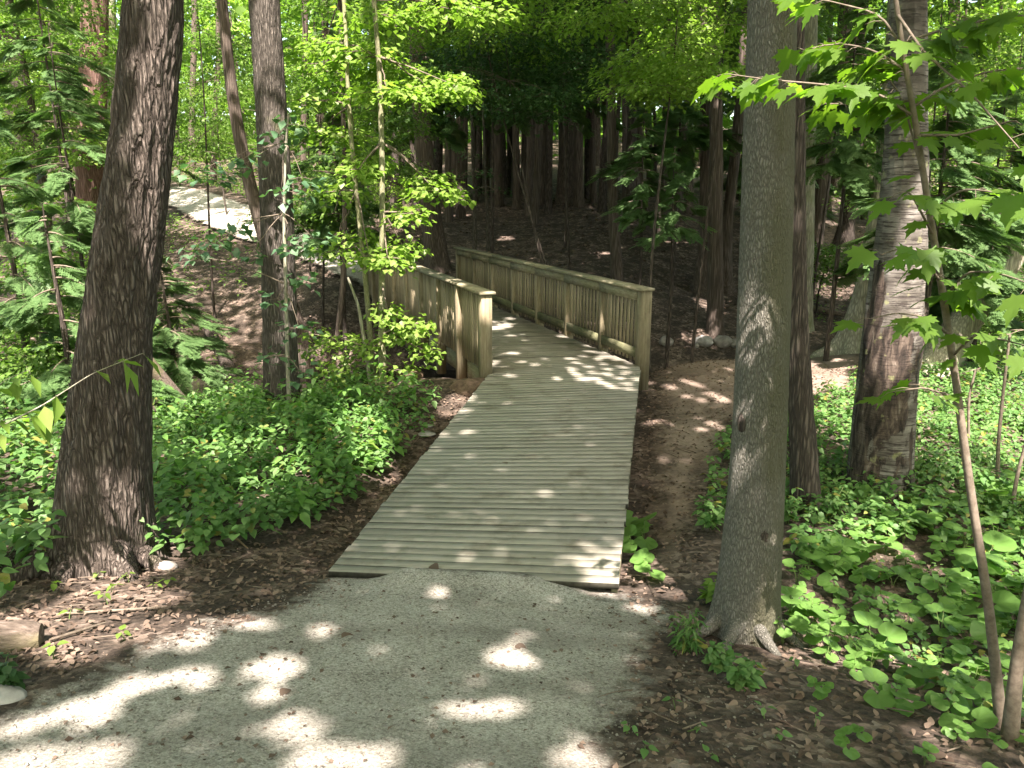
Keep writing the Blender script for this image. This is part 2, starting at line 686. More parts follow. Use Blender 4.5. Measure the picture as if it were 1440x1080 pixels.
def mat_trail():
    m, t, b = newmat('trodden_earth')
    v = coords(t)
    n1 = noise(t, v, 1.7, 6, .62)
    n2 = noise(t, v, 30, 5, .65)
    c = ramp(t, math_(t, 'ADD', math_(t, 'MULTIPLY', n1, .65), math_(t, 'MULTIPLY', n2, .35)), [(.32, (.11, .082, .062)), (.5, (.19, .148, .115)), (.7, (.28, .225, .18))])
    lc, hh, soil = litter_cols(t, 1.1)
    e = attr(t, 'edge')
    ef = math_(t, 'ADD', e, math_(t, 'MULTIPLY', math_(t, 'SUBTRACT', noise(t, v, 5, 5, .65), .5), 1.5))
    c = mix(t, ramp_v(t, ef, .2, .7), lc, c)
    sp = ramp(t, noise(t, v, 22, 2), [(.68, (0, 0, 0)), (.74, (1, 1, 1))])
    c = mix(t, math_(t, 'MULTIPLY', sp, .6), c, (.26, .20, .13))
    t.links.new(c, b.inputs['Base Color'])
    bump(t, b, math_(t, 'ADD', n2, n1), .6, .02)
    return m


def mat_wood(name, dark, light, scale, green=.35, vary=.35):
    m, t, b = newmat(name)
    g = t.nodes.new('ShaderNodeNewGeometry')
    oi = t.nodes.new('ShaderNodeObjectInfo')
    n1 = noise(t, coords(t, scale), 1, 6, .6, .3)
    n2 = noise(t, coords(t, tuple(s * 4 for s in scale)), 1, 3, .6)
    c = ramp(t, math_(t, 'ADD', math_(t, 'MULTIPLY', n1, .7), math_(t, 'MULTIPLY', n2, .3)), [(.3, dark), (.52, tuple((a + d) / 2 for a, d in zip(dark, light))), (.72, light)])
    rnd = math_(t, 'FRACT', math_(t, 'ADD', g.outputs['Random Per Island'], oi.outputs['Random']))
    hsv = t.nodes.new('ShaderNodeHueSaturation')
    t.links.new(math_(t, 'ADD', math_(t, 'MULTIPLY', rnd, vary), 1 - vary * .5), hsv.inputs['Value'])
    t.links.new(c, hsv.inputs['Color'])
    c = hsv.outputs[0]
    big = noise(t, coords(t, (1.1, 1.1, 1.6)), 1.2, 5, .6)
    c = mix(t, math_(t, 'MULTIPLY', ramp_v(t, big, .42, .7), green), c, (.12, .14, .055))
    blot = ramp(t, noise(t, coords(t), 3.4, 6, .65), [(.52, (1, 1, 1)), (.72, (.50, .45, .40))])
    c = mix(t, .8, c, blot, 'MULTIPLY')
    knot = ramp(t, noise(t, coords(t, (9, 9, 9)), 1, 1), [(.76, (1, 1, 1)), (.80, (.35, .24, .16))])
    c = mix(t, .7, c, knot, 'MULTIPLY')
    t.links.new(c, b.inputs['Base Color'])
    b.inputs['Roughness'].default_value = .82
    bump(t, b, math_(t, 'ADD', n1, n2), .45, .006)
    return m


def mat_simple(name, stops, scale=6, rough=.85, bstr=.5, bd=.02, vec=(1, 1, 1), moss=None):
    m, t, b = newmat(name)
    n1 = noise(t, coords(t, vec), scale, 6, .62)
    c = ramp(t, n1, stops)
    if moss:
        c = mix(t, ramp(t, noise(t, coords(t), 3, 4), [(.5, (0, 0, 0)), (.62, (1, 1, 1))]), c, moss)
    t.links.new(c, b.inputs['Base Color'])
    b.inputs['Roughness'].default_value = rough
    bump(t, b, n1, bstr, bd)
    return m


def mat_birch():
    m, t, b = newmat('birch_bark')
    lines = noise(t, coords(t, (5, 5, 75)), 1, 4, .65, .3)
    dark = ramp(t, lines, [(.53, (0, 0, 0)), (.60, (1, 1, 1))])
    n = noise(t, coords(t, (4, 4, 7)), 1, 5)
    c = ramp(t, n, [(.3, (.05, .043, .035)), (.5, (.115, .103, .087)), (.7, (.235, .22, .195))])
    c = mix(t, dark, c, (.05, .04, .035))
    wood = ramp(t, noise(t, coords(t, (16, 16, 4)), 1, 6, .65, .6), [(.36, (.012, .010, .008)), (.5, (.045, .033, .026)), (.62, (.105, .080, .062)), (.76, (.24, .205, .17))])
    pf = math_(t, 'ADD', attr(t, 'patch'), math_(t, 'MULTIPLY', math_(t, 'SUBTRACT', noise(t, coords(t, (7, 7, 4)), 1, 5, .65), .5), 1.3))
    c = mix(t, ramp_v(t, pf, .44, .52), c, wood)
    lich = ramp(t, noise(t, coords(t, (9, 9, 9)), 1, 4), [(.62, (0, 0, 0)), (.72, (1, 1, 1))])
    c = mix(t, math_(t, 'MULTIPLY', lich, .6), c, (.30, .31, .14))
    t.links.new(c, b.inputs['Base Color'])
    b.inputs['Roughness'].default_value = .8
    bump(t, b, math_(t, 'SUBTRACT', math_(t, 'ADD', math_(t, 'MULTIPLY', n, .5), wood), math_(t, 'MULTIPLY', dark, .5)), .8, .02)
    return m


def mat_water():
    m, t, b = newmat('creek_water')
    b.inputs['Base Color'].default_value = (.018, .016, .011, 1)
    b.inputs['Roughness'].default_value = .08
    b.inputs['Specular IOR Level'].default_value = .5
    bump(t, b, noise(t, coords(t, (1, 2, 1)), 5, 3), .12, .02)
    return m


M = dict(
    ground=mat_ground(), gravel=mat_gravel(), trail=mat_trail(), water=mat_water(), birch=mat_birch(),
    deck=mat_wood('weathered_deck', (.185, .170, .132), (.40, .378, .312), (2.6, 60, 60), .14, .22),
    rail=mat_wood('weathered_rail_upright', (.130, .104, .062), (.39, .33, .215), (34, 34, 2.6), .22, .55),
    railh=mat_wood('weathered_rail_board', (.12, .105, .066), (.31, .28, .19), (7, 7, 34), .35, .3),
    oak=bark_mat('furrowed_bark', (.050, .040, .032), (.165, .138, .115), 30, 5, 1.0, .03, (.085, .095, .03), .66),
    ash=bark_mat('grey_ridged_bark', (.050, .043, .035), (.145, .128, .108), 40, 5, 1.0, .022, (.11, .12, .05), .60),
    maple=bark_mat('smooth_grey_bark', (.110, .104, .084), (.215, .205, .175), 70, 22, .9, .012, (.098, .094, .056), .50, 'patch'),
    dark=bark_mat('dark_bark', (.038, .031, .026), (.115, .095, .078), 26, 3.5, 1.0, .02, (.06, .07, .03), .64),
    cedar=bark_mat('stringy_cedar_bark', (.055, .043, .034), (.15, .122, .10), 30, 1.0, .9, .015),
    red=bark_mat('reddish_bark', (.10, .058, .046), (.22, .145, .12), 24, 1.3, .9, .02),
    pale=bark_mat('pale_bark', (.20, .19, .14), (.37, .35, .27), 20, 3.2, .7, .012, (.17, .19, .08), .50),
    stem=bark_mat('sapling_bark', (.15, .145, .085), (.31, .30, .19), 60, 12, .4, .004, (.20, .21, .09), .50),
    twig=mat_simple('twig_bark', [(.3, (.09, .07, .05)), (.7, (.20, .165, .125))], 30, .85, .3, .003),
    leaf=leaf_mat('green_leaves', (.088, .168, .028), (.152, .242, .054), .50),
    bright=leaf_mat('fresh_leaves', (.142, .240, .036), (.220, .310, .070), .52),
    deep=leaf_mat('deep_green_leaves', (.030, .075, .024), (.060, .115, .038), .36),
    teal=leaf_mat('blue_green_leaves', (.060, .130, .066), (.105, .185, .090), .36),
    mapleleaf=leaf_mat('maple_leaves', (.080, .160, .020), (.135, .225, .042), .60, (1.5, 1.65, .5)),
    hemlock=leaf_mat('hemlock_needles', (.075, .145, .046), (.130, .215, .080), .42, (1.2, 1.4, .7), .5, .3),
    canopy=leaf_mat('canopy_leaves', (.055, .115, .022), (.095, .165, .035), .50),
    cover=leaf_mat('ground_cover_leaves', (.072, .162, .040), (.145, .245, .078), .40, None, .5, .3, .35, (.22, .21, .05)),
    broad=leaf_mat('broad_plant_leaves', (.095, .205, .040), (.160, .285, .070), .46, None, .42, .4, .2),
    gapshade=mat_simple('gap_shade_dirt', [(.3, (.03, .028, .02)), (.7, (.075, .07, .052))], 20, .9, .3, .004),
    herb=mat_simple('herb_stalk', [(.3, (.07, .11, .03)), (.7, (.14, .19, .06))], 20, .6, .1, .002),
    dead=leaf_mat('dead_leaves', (.06, .042, .030), (.215, .16, .12), .12, (1.2, 1, .8), .8, .15, .25),
    pebble=mat_simple('pebble', [(.3, (.10, .09, .07)), (.7, (.27, .245, .20))], 40, .9, .3, .005),
    darkboard=mat_wood('dark_green_board', (.060, .058, .032), (.16, .15, .088), (7, 7, 34), .45, .3),  # darker, greener wood tone for the bottom rails
    stone=mat_simple('stone', [(.3, (.16, .14, .12)), (.7, (.36, .33, .29))], 7, .85, .6, .03, (1, 1, 1)),
    palestone=mat_simple('pale_stone', [(.3, (.20, .185, .17)), (.7, (.42, .40, .37))], 9, .8, .5, .02),
    log=mat_simple('bare_log', [(.32, (.05, .038, .030)), (.5, (.14, .108, .085)), (.72, (.25, .20, .165))], 7, .85, .6, .02, (1.2, 7, 7), (.14, .12, .07)),
    cutwood=mat_simple('cut_wood', [(.3, (.12, .085, .05)), (.7, (.27, .20, .125))], 24, .8, .4, .01),
    root=mat_simple('root_soil', [(.3, (.055, .036, .024)), (.7, (.16, .11, .075))], 14, .95, .8, .04),
)

exec_parts = []
# ------------------------------------------------------------------ ground sheet, paths, creek
def spaced(a, b, lo, hi, fine, grow=1.13):
    """fine spacing between lo and hi, growing geometrically out to a and b"""
    c = list(np.arange(lo, hi, fine))
    s, x = fine, c[-1]
    while x < b:
        s *= grow
        x += s
        c.append(x)
    s, x, pre = fine, c[0], []
    while x > a:
        s *= grow
        x -= s
        pre.append(x)
    return np.array(pre[::-1] + c)


gx, gy = spaced(-110, 110, -6, 6, .085, 1.06), spaced(-50, 150, 1.8, 13.5, .085, 1.045)
X, Y_ = np.meshgrid(gx, gy)
Zg = H(X, Y_)
n, m_ = len(gx), len(gy)
i = np.arange(m_ - 1)[:, None] * n + np.arange(n - 1)[None, :]
Fg = np.stack([i, i + 1, i + n + 1, i + n], -1).reshape(-1, 4)
g = mesh('ground', np.stack([X, Y_, Zg], -1).reshape(-1, 3), [Fg], M['ground'], smooth=True)
tag(g, 'forest floor of brown leaf litter and bare soil', 'ground', kind='structure')


def inpoly(x, y, poly):
    poly = np.asarray(poly, float)
    r = np.zeros(x.shape, bool)
    for (x0, y0), (x1, y1) in zip(poly, np.roll(poly, -1, 0)):
        c = ((y0 > y) != (y1 > y))
        r ^= c & (x < (x1 - x0) * (y - y0) / (y1 - y0 + 1e-12) + x0)
    return r


def sdist(x, y, poly):
    d = np.full(x.shape, 1e9)
    for (x0, y0), (x1, y1) in zip(poly, np.roll(poly, -1, 0)):
        L = (x1 - x0) ** 2 + (y1 - y0) ** 2 + 1e-12
        t = np.clip(((x - x0) * (x1 - x0) + (y - y0) * (y1 - y0)) / L, 0, 1)
        d = np.minimum(d, np.hypot(x - x0 - t * (x1 - x0), y - y0 - t * (y1 - y0)))
    return np.where(inpoly(x, y, poly), d, -d)


def sheet(name, poly, step, mat, lift, edge, wob, label, cat, extra=None):
    """a ground sheet inside a world polygon, cut along an irregular border; attribute edge is 0 at the border, 1 inside"""
    poly = np.array([np.asarray(p, float)[:2] for p in poly])
    lo, hi = poly.min(0) - .3, poly.max(0) + .3
    xs, ys = np.arange(lo[0], hi[0], step), np.arange(lo[1], hi[1], step)
    X, Y = np.meshgrid(xs, ys)
    x, y = X.ravel(), Y.ravel()
    sd = sdist(x, y, poly) + (fbm(xy3(x * 2.2, y * 2.2), 4, 31) - .5) * wob
    z = H(x, y) + lift
    if extra is not None:
        z = extra(x, y, z)
    n = len(xs)
    i = (np.arange(len(ys) - 1)[:, None] * n + np.arange(n - 1)[None, :]).ravel()
    F = np.stack([i, i + 1, i + n + 1, i + n], -1)
    F = F[(sd[F] > 0).all(1)]
    used = np.unique(F)
    mp = np.full(len(x), -1)
    mp[used] = np.arange(len(used))
    o = mesh(name, np.stack([x, y, z], -1)[used], [mp[F]], mat, smooth=True, attrs={'edge': np.clip(sd[used] / edge, 0, 1)})
    return tag(o, label, cat, kind='structure')


PATHPX = [(440, 812), (400, 832), (330, 860), (250, 880), (180, 900), (110, 940), (50, 966), (-20, 990)]
pl = [ghit(*p)[:2] for p in PATHPX] + [(-4.2, 2.3), (-4.5, -4), (1.2, -4), (.8, 1.8)]
pr = [ghit(*p)[:2] for p in [(930, 1075), (935, 1000), (950, 940), (975, 895), (985, 862), (925, 840), (876, 828)]]
pathpoly = pl + pr + [(.74, 5.12), (-1.26, 5.28)]


def path_z(x, y, z):
    """the gravel laps over the first plank's lower half in the middle and lies just under it at the corners"""
    wob = (fbm(xy3(x * 3, y * 3), 3, 55) - .5)
    e = np.exp(-((y - 4.93 + .04 * (x + .28)) / .20) ** 2) * np.clip(1.35 - np.abs((x + .24 + wob * .5) / .72) ** 2, 0, 1)
    return z + (.075 + .04 * wob) * e + (fbm(xy3(x * 2.6 + 9, y * 1.3), 3, 66) - .5) * .035 * np.clip((4.6 - y) / .6, 0, 1)


sheet('gravel_path', pathpoly, .03, M['gravel'], .010, .45, .28, 'pale grey crushed gravel path sloping down to the boardwalk', 'path', path_z)
tr = [ghit(*p)[:2] for p in [(925, 850), (958, 815), (985, 760), (1000, 700), (1020, 640), (1040, 600), (1150, 570), (1230, 545), (1230, 505), (1150, 492), (1060, 500), (1000, 506), (925, 507)]]
sheet('dirt_trail', tr + [(1.95, 10.3), (1.5, 8.3), (1.25, 6.9), (.98, 5.4)], .05, M['trail'], .008, .5, .25, 'bare brown earth trail beside the boardwalk', 'trail')
far = [ghit(*p)[:2] for p in [(232, 262), (300, 272), (360, 292), (440, 330), (520, 366)]] + [RC + BD * .05 + BN * -.1, LC + BD * .0]
far += [ghit(*p)[:2] for p in [(468, 392), (430, 372), (380, 352), (320, 335), (262, 310), (215, 280)]]
sheet('gravel_path', far, .12, M['gravel'], .08, .4, .3, 'far gravel path climbing left from the end of the footbridge', 'path')

wx = [(-14, 12.6), (-9, 11.3), (-4, 11.4), (-1, 11.7), (1.6, 12.4), (3.4, 13.3), (6, 14.2), (10, 16), (10, 17.6), (5.5, 16.2), (2.6, 15.6), (.6, 16.2), (-3, 16.8), (-9, 16), (-14, 15)]
wv = np.array([[a, c, -1.34] for a, c in wx])
o = mesh('creek_water', wv, [np.arange(len(wv))[None]], M['water'])
tag(o, 'dark shallow creek under the footbridge', 'creek', kind='structure')

# ------------------------------------------------------------------ footbridge with its approach ramp
bridge = empty('footbridge', (.7, 10.2, 0), 'weathered wooden footbridge with slatted railings and a plank ramp over the creek', 'footbridge')
BB = np.array([.7, 10.2, 0.])


def edge_pts(A, B, C, n1, n2):
    t1, t2 = np.linspace(0, 1, n1 + 1), np.linspace(0, 1, n2 + 1)[1:]
    return np.concatenate([A + (B - A) * t1[:, None], B + (C - B) * t2[:, None]])


n1, n2 = 54, 92
EL, ER = edge_pts(LA, LB, LC, n1, n2), edge_pts(RA, RB, RC, n1, n2)


def zdeck(p):
    return ZR * max(0., min(1., 1 - (p[1] - 4.85) / 5.35)) * 1.0


rmp, dck = MB(), MB()
for k in range(n1 + n2):
    a, b, c, d = EL[k], ER[k], ER[k + 1], EL[k + 1]
    dirv = (b - a) / np.linalg.norm(b - a)
    jl, jr = rng.normal(0, .006, 2)
    gap = .0026
    fw = (d - a) / np.linalg.norm(d - a) * gap
    gw = (c - b) / np.linalg.norm(c - b) * gap
    q = [a - dirv * jl + fw, b + dirv * jr + gw, c + dirv * jr - gw, d - dirv * jl - fw]
    dz = rng.normal(0, .0016)
    tw = rng.normal(0, .0008)
    zz = [zdeck(p) + dz + s * tw for p, s in zip(q, (1, -1, -1, 1))]
    top = np.array([[*p, z] for p, z in zip(q, zz)])
    bot = top - [0, 0, .042]
    # narrow worn bevel along both long edges
    ins = np.array([fw * .3, gw * .3, -gw * .3, -fw * .3])
    up = top.copy()
    up[:, :2] += ins
    low = top - [0, 0, .003]
    mb = rmp if k < n1 else dck
    mb.add(np.concatenate([bot, low, up]), [np.array([[3, 2, 1, 0], [8, 9, 10, 11]] + [[i, (i + 1) % 4, 4 + (i + 1) % 4, 4 + i] for i in range(4)] + [[4 + i, 4 + (i + 1) % 4, 8 + (i + 1) % 4, 8 + i] for i in range(4)])])
for o in (rmp.build('approach_ramp', M['deck'], bridge, BB), dck.build('bridge_deck', M['deck'], bridge, BB)):
    o.data.materials.append(M['gapshade'])                 # plank sides darkened: gap shade put into the colour, plus dirt
    o.data.polygons.foreach_set('material_index', np.array([0 if p.normal.z > .3 or abs(p.normal.x) > .8 else 1 for p in o.data.polygons], np.int32))


def beam(P, Q, w, h, mat, name, parent=bridge, base=BB, top=True):
    """rectangular timber from P to Q (points on its top centre line)"""
    P, Q = np.asarray(P, float), np.asarray(Q, float)
    d = (Q - P) / 2
    s = np.cross(d, [0, 0, 1.])
    s = s / np.linalg.norm(s) * w / 2
    mb = MB()
    mb.box((P + Q) / 2 - [0, 0, h / 2], d, s, [0, 0, h / 2])
    return mb.build(name, mat, parent, base)


def V3(p, z):
    return np.array([p[0], p[1], z])


rd = (RB - RA) / np.linalg.norm(RB - RA)
rn = np.array([rd[1], -rd[0]])
for A, B, s in ((LA, LB, 1), (RA, RB, -1)):
    beam(V3(A + rd * .05 + rn * .03 * s, ZR - .044), V3(B - rd * .02 + rn * .03 * s, -.044), .045, .19, M['railh'], 'ramp_stringer')
for A, B, s in ((LB, LC, 1), (RB, RC, -1)):
    beam(V3(A + BN * .025 * s, -.044), V3(B + BN * .025 * s, -.044), .05, .26, M['railh'], 'bridge_stringer')
    beam(V3(A + BN * .55 * s, -.046), V3(B + BN * .55 * s, -.046), .10, .30, M['railh'], 'bridge_stringer')
beam(V3(LC + BD * .12 - BN * .6, .02), V3(RC + BD * .12 + BN * .3, .02), .18, .5, M['railh'], 'end_sill')

# railings: inner fascia board, balusters, posts, flat cap
proto = {}


def upright(kind, w, d, h, mat):
    k = (kind, w, d, round(h, 3))
    if k not in proto:
        mb = MB()
        b = .004
        lo = np.array([[-w / 2, -d / 2, 0], [w / 2, -d / 2, 0], [w / 2, d / 2, 0], [-w / 2, d / 2, 0]])
        hi = lo + [0, 0, h - b]
        ti = lo * [1 - 2 * b / w, 1 - 2 * b / d, 1] + [0, 0, h]
        mb.add(np.concatenate([lo, hi, ti]), [np.array([[3, 2, 1, 0], [8, 9, 10, 11]] + [[i, (i + 1) % 4, 4 + (i + 1) % 4, 4 + i] for i in range(4)] + [[4 + i, 4 + (i + 1) % 4, 8 + (i + 1) % 4, 8 + i] for i in range(4)])])
        o = mb.build(kind, mat)
        proto[k] = o.data
        bpy.data.objects.remove(o)
    return proto[k]


def put(me, name, loc, rot, parent):
    o = bpy.data.objects.new(name, me)
    COL.objects.link(o)
    o.parent = parent
    o.location = tuple(np.asarray(loc) - BB)
    o.rotation_euler = rot
    return o


def railing(S, out, length, nspan):
    """S: near end at the deck edge; out: +1 when outside is to the right across the bridge"""
    rz = -0.0
    ang = math.atan2(BD[1], BD[0])
    P = lambda s, o, z: np.array([*(S + BD * s + BN * o * out), z])
    cap = MB()
    segs = [0, length * .36, length * .69, length]
    for a, b in zip(segs[:-1], segs[1:]):
        A, B = P(a + (.0015 if a else -.03), .045, 1.07), P(b - (.0015 if b < length else -.03), .045, 1.07)
        d = (B - A) / 2
        sd = V3(BN, 0) * .105
        cap.box((A + B) / 2 - [0, 0, .02], d, sd, [0, 0, .019])
    root = cap.build('railing', M['railh'], bridge, BB)
    sp = length / nspan
    for k in range(nspan + 1):
        end = k in (0, nspan)
        s = k * sp + (.07 if k == 0 else -.07 if k == nspan else 0)
        w = .145 if end else .098
        zb = -.34 if end else -.46 - .12 * rng.random()
        put(upright('post', w, .145 if end else .135, 1.027 - zb, M['rail']), 'post', P(s, .058 if end else .078, zb), (0, 0, ang), root)
        if k < nspan:
            s0, s1 = s + w / 2, (k + 1) * sp - (.049 if k + 1 < nspan else .143)
            # fascia under the cap and the bottom rail, on the inner side, span by span
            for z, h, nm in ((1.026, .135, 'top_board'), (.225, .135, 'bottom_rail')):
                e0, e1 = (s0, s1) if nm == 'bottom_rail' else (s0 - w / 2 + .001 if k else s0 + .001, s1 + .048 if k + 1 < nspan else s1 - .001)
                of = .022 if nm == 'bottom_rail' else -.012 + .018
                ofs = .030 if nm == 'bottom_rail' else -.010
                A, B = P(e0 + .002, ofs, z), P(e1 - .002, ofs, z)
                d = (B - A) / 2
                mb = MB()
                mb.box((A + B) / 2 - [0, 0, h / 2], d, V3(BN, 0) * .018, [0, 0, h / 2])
                mb.build(nm, M['railh'] if nm == 'top_board' else M['darkboard'], root, BB)
            nb = 10
            pitch = (s1 - s0) / nb
            for j in range(nb):
                hb = 1.0
                put(upright('baluster', .052, .020, hb, M['rail']), 'baluster', P(s0 + (j + .5) * pitch + rng.normal(0, .004), .070, .022 + rng.normal(0, .004)), (rng.normal(0, .002), rng.normal(0, .003), ang + rng.normal(0, .02)), root)
    return root


railing(RB - BN * .0, 1, BLEN, 7)
railing(LB + BN * .0 - BD * .05, -1, BLEN + .1, 8)

# ------------------------------------------------------------------ trees
TALL = []       # trees whose crowns make the canopy: root, base, top


def centre_line(px, Y=None, base=None):
    b = ghit(px[0][0], px[0][1]) if base is None else base
    Y = b[1] if Y is None else Y
    out = []
    for x, y, wpx in px:
        P = atY(x, y, Y)
        zc = P[1] * CP - (P[2] - CAMZ) * SP
        out.append([*P, wpx / 2 * zc / FPX])
    return np.array(out)


def extend(C, height, rtop=.09):
    d = C[-1, :3] - C[max(0, len(C) - 3), :3]
    d = d / (np.linalg.norm(d) + 1e-9)
    top = C[0, 2] + height
    P = [list(c) for c in C]
    while P[-1][2] < top:
        q = np.array(P[-1])
        d = d * .8 + np.array([0, 0, 1]) * .2
        d /= np.linalg.norm(d)
        f = max(0, (top - q[2]) / height)
        q[:3] += d * 1.2
        q[3] = max(rtop, q[3] * .93)
        P.append(q)
    return np.array(P)


def trunk(parent, C, base, mat, name='trunk', nseg=16, step=.25, ridge=0., rs=9., rz=1.1, flare=.35, fl=.22, lobes=5, seed=1, sink=.25, patch=None, wav=.03):
    C = np.asarray(C, float)
    dn = C[0].copy()
    dn[:3] = C[0, :3] + (C[0, :3] - C[1, :3]) / np.linalg.norm(C[1, :3] - C[0, :3]) * sink
    D, q = resample(np.vstack([dn, C]), step)
    T, A, B = frames(D[:, :3])
    th = np.linspace(0, 2 * np.pi, nseg, endpoint=False)
    s = np.maximum(q - sink, -sink)[:, None]
    r = D[:, 3][:, None] * np.ones(nseg)
    fe = np.exp(-np.maximum(s + .1, 0) / fl)
    ph = seed * 1.7
    lob = .55 + .45 * np.cos(lobes * th + ph) + .3 * np.cos((lobes - 2) * th + ph * 2.3)
    r = r * (1 + flare * fe * lob[None])
    pn = np.stack([np.cos(th)[None] * 2 + 0 * s, np.sin(th)[None] * 2 + 0 * s, s * .9 + 0 * th[None]], -1).reshape(-1, 3)
    r = r * (1 + wav * 2 * (fbm(pn + seed * 5.1, 3, seed) - .5).reshape(r.shape))
    if ridge:
        R0 = D[:, 3].mean()
        pr = np.stack([np.cos(th)[None] * R0 * rs + 0 * s, np.sin(th)[None] * R0 * rs + 0 * s, s * rz + 0 * th[None]], -1).reshape(-1, 3)
        wp = fbm(pr * .6, 2, seed + 3)[:, None] - .5
        f = fbm(pr + wp * 1.4, 3, seed + 11)
        f = 1 - np.abs(2 * f - 1) * 2.2
        r = r + ridge * (np.clip(f, -.6, 1)).reshape(r.shape)
    V = D[:, None, :3] + r[..., None] * (np.cos(th)[None, :, None] * A[:, None] + np.sin(th)[None, :, None] * B[:, None])
    at = None
    if patch is not None:
        at = {'patch': patch(V.reshape(-1, 3), np.repeat(D[:, None, :3], nseg, 1).reshape(-1, 3))}
    return mesh(name, V.reshape(-1, 3), [grid_faces(len(D), nseg)], mat, parent, base, smooth=True, attrs=at)


def tall_tree(name, label, px, mat, height=15, group=None, cat='tree', **kw):
    C = centre_line(px)
    base = C[0, :3].copy()
    root = empty(name, base, label, cat, group)
    C = extend(C, height)
    trunk(root, C, base, mat, **kw)
    TALL.append((root, base, C))
    return root, base, C


def moss_patch(V, Cn):
    d = V - Cn
    ang = np.arctan2(d[:, 0], -d[:, 1])
    return np.clip((ang + .75) / .9, 0, 1) * np.clip((1.9 - ang) / .7, 0, 1)


def birch_patch(V, Cn):
    z = V[:, 2] - Cn[:, 2].min()
    d = V - Cn
    ang = np.arctan2(d[:, 0], -d[:, 1])            # 0 faces the viewer, + to the right
    lo = np.exp(-((ang + .35) / .75) ** 2) * np.clip((z - .75) / .25, 0, 1) * np.clip((2.05 - z) / .35, 0, 1) * 1.15
    edge = np.exp(-((ang + 1.25) / .45) ** 2) * np.clip((2.6 - z) / .3, 0, 1)
    low = np.clip((2.4 - z) / .6, 0, 1) * .42
    strip = np.exp(-((ang - .55) / .12) ** 2) * np.clip((1.0 - z) / .1, 0, 1)
    return np.clip(np.maximum.reduce([lo, edge, low, strip]), 0, 1)


oak = tall_tree('oak_tree', 'broad dark trunk with deep furrowed bark and mossy flared roots left of the gravel path',
                [(143, 790, 128), (143, 755, 126), (143, 700, 114), (152, 600, 102), (158, 540, 94), (170, 400, 80), (186, 300, 82), (202, 200, 76), (213, 100, 72), (218, 0, 68)], M['oak'], 14,
                nseg=220, step=.026, ridge=.024, rs=19, rz=2.8, flare=.62, fl=.19, lobes=5, seed=3, sink=.3)
ash = tall_tree('ash_tree', 'straight grey trunk with finely ridged bark rising from the green carpet at the creek bank',
                [(397, 572, 50), (394, 540, 44), (393, 400, 46), (390, 300, 42), (385, 200, 42), (377, 100, 40), (372, 0, 40)], M['ash'], 15,
                nseg=110, step=.05, ridge=.014, rs=24, rz=2.4, flare=.25, seed=5)
mapl = tall_tree('maple_tree', 'smooth grey foreground trunk with a scarred patch standing where the boardwalk begins',
                 [(1046, 890, 96), (1050, 860, 88), (1056, 810, 78), (1063, 760, 74), (1065, 700, 74), (1068, 600, 72), (1072, 500, 72), (1079, 300, 70), (1083, 120, 67), (1085, 0, 65)], M['maple'], 14,
                 nseg=150, step=.03, ridge=.0035, rs=24, rz=5, flare=.50, fl=.15, lobes=6, seed=8, wav=.02, patch=moss_patch)
for sx, sy, sw, sh, sd in ((1047, 742, 34, 40, 1), (1072, 752, 22, 34, 2), (1047, 600, 18, 34, 3)):
    k = int(np.argmin(np.abs(mapl[2][:, 2] - atY(sx, sy, mapl[1][1])[2])))
    cen = np.array([np.interp(atY(sx, sy, mapl[1][1])[2], mapl[2][:, 2], mapl[2][:, j]) for j in range(4)])
    q = atY(sx, sy, mapl[1][1] - cen[3] * .9)
    dx = q[0] - cen[0]
    q[1] = cen[1] - math.sqrt(max(0, cen[3] ** 2 - dx * dx))
    nrm = np.array([dx, q[1] - cen[1], 0]) / cen[3]
    tx = np.array([-nrm[1], nrm[0], 0])
    u, v = np.meshgrid(np.linspace(0, 2 * np.pi, 26, endpoint=False), np.linspace(0, 1, 9))
    rr = v * (1 + .5 * (fbm(np.stack([np.cos(u), np.sin(u), 0 * u], -1).reshape(-1, 3) * 2 + sd * 7, 3, sd).reshape(u.shape) - .5))
    hgt = .016 * (1 - v ** 2) - .004 * v ** 6
    sc = q[1] / FPX / 2
    V = q + (rr * np.cos(u) * sw * sc)[..., None] * tx + (rr * np.sin(u) * sh * sc)[..., None] * np.array([0, 0, 1]) + (hgt + .030 * v * (1 - v) * (fbm(np.stack([u * 4, v * 7, 0 * u], -1).reshape(-1, 3), 2, 4).reshape(u.shape) - .3))[..., None] * nrm
    mesh('bark_scar', V.reshape(-1, 3), [grid_faces(9, 26)], M['dark'] if sd != 2 else M['oak'], mapl[0], mapl[1], smooth=True)
tall_tree('dark_tree', 'slim dark rough trunk close behind the smooth foreground trunk',
          [(1133, 715, 42), (1132, 670, 37), (1129, 600, 33), (1121, 500, 29), (1119, 400, 25), (1121, 300, 22), (1120, 100, 20), (1118, 0, 19)], M['dark'], 13, nseg=80, step=.05, ridge=.009, rs=28, rz=3.5, flare=.12, seed=12)
def roots(tree, spec, mat, sd0=0):
    root, base, C = tree
    for k, (az, ln, r0) in enumerate(spec):
        a = R(az)                                   # measured from the viewer's right, counterclockwise seen from above
        d = np.array([math.cos(a), math.sin(a)])
        t = np.linspace(0, 1, 14)
        rr0 = C[0, 3] * .55
        wob = .10 * ln * np.sin(t * 3.5 + k * 2)
        x = base[0] + d[0] * (rr0 + ln * t) - d[1] * wob
        y = base[1] + d[1] * (rr0 + ln * t) + d[0] * wob
        z = H(x, y) + .24 * np.exp(-t * ln / .20) * (r0 / .08) + r0 * (.15 - 1.5 * t)
        trunk(root, np.stack([x, y, z, r0 * (1 - .72 * t)], -1), base, mat, name='root', nseg=18, step=.03, ridge=r0 * .10, rs=16, rz=4, flare=0, seed=k + sd0, sink=.02, wav=.10)


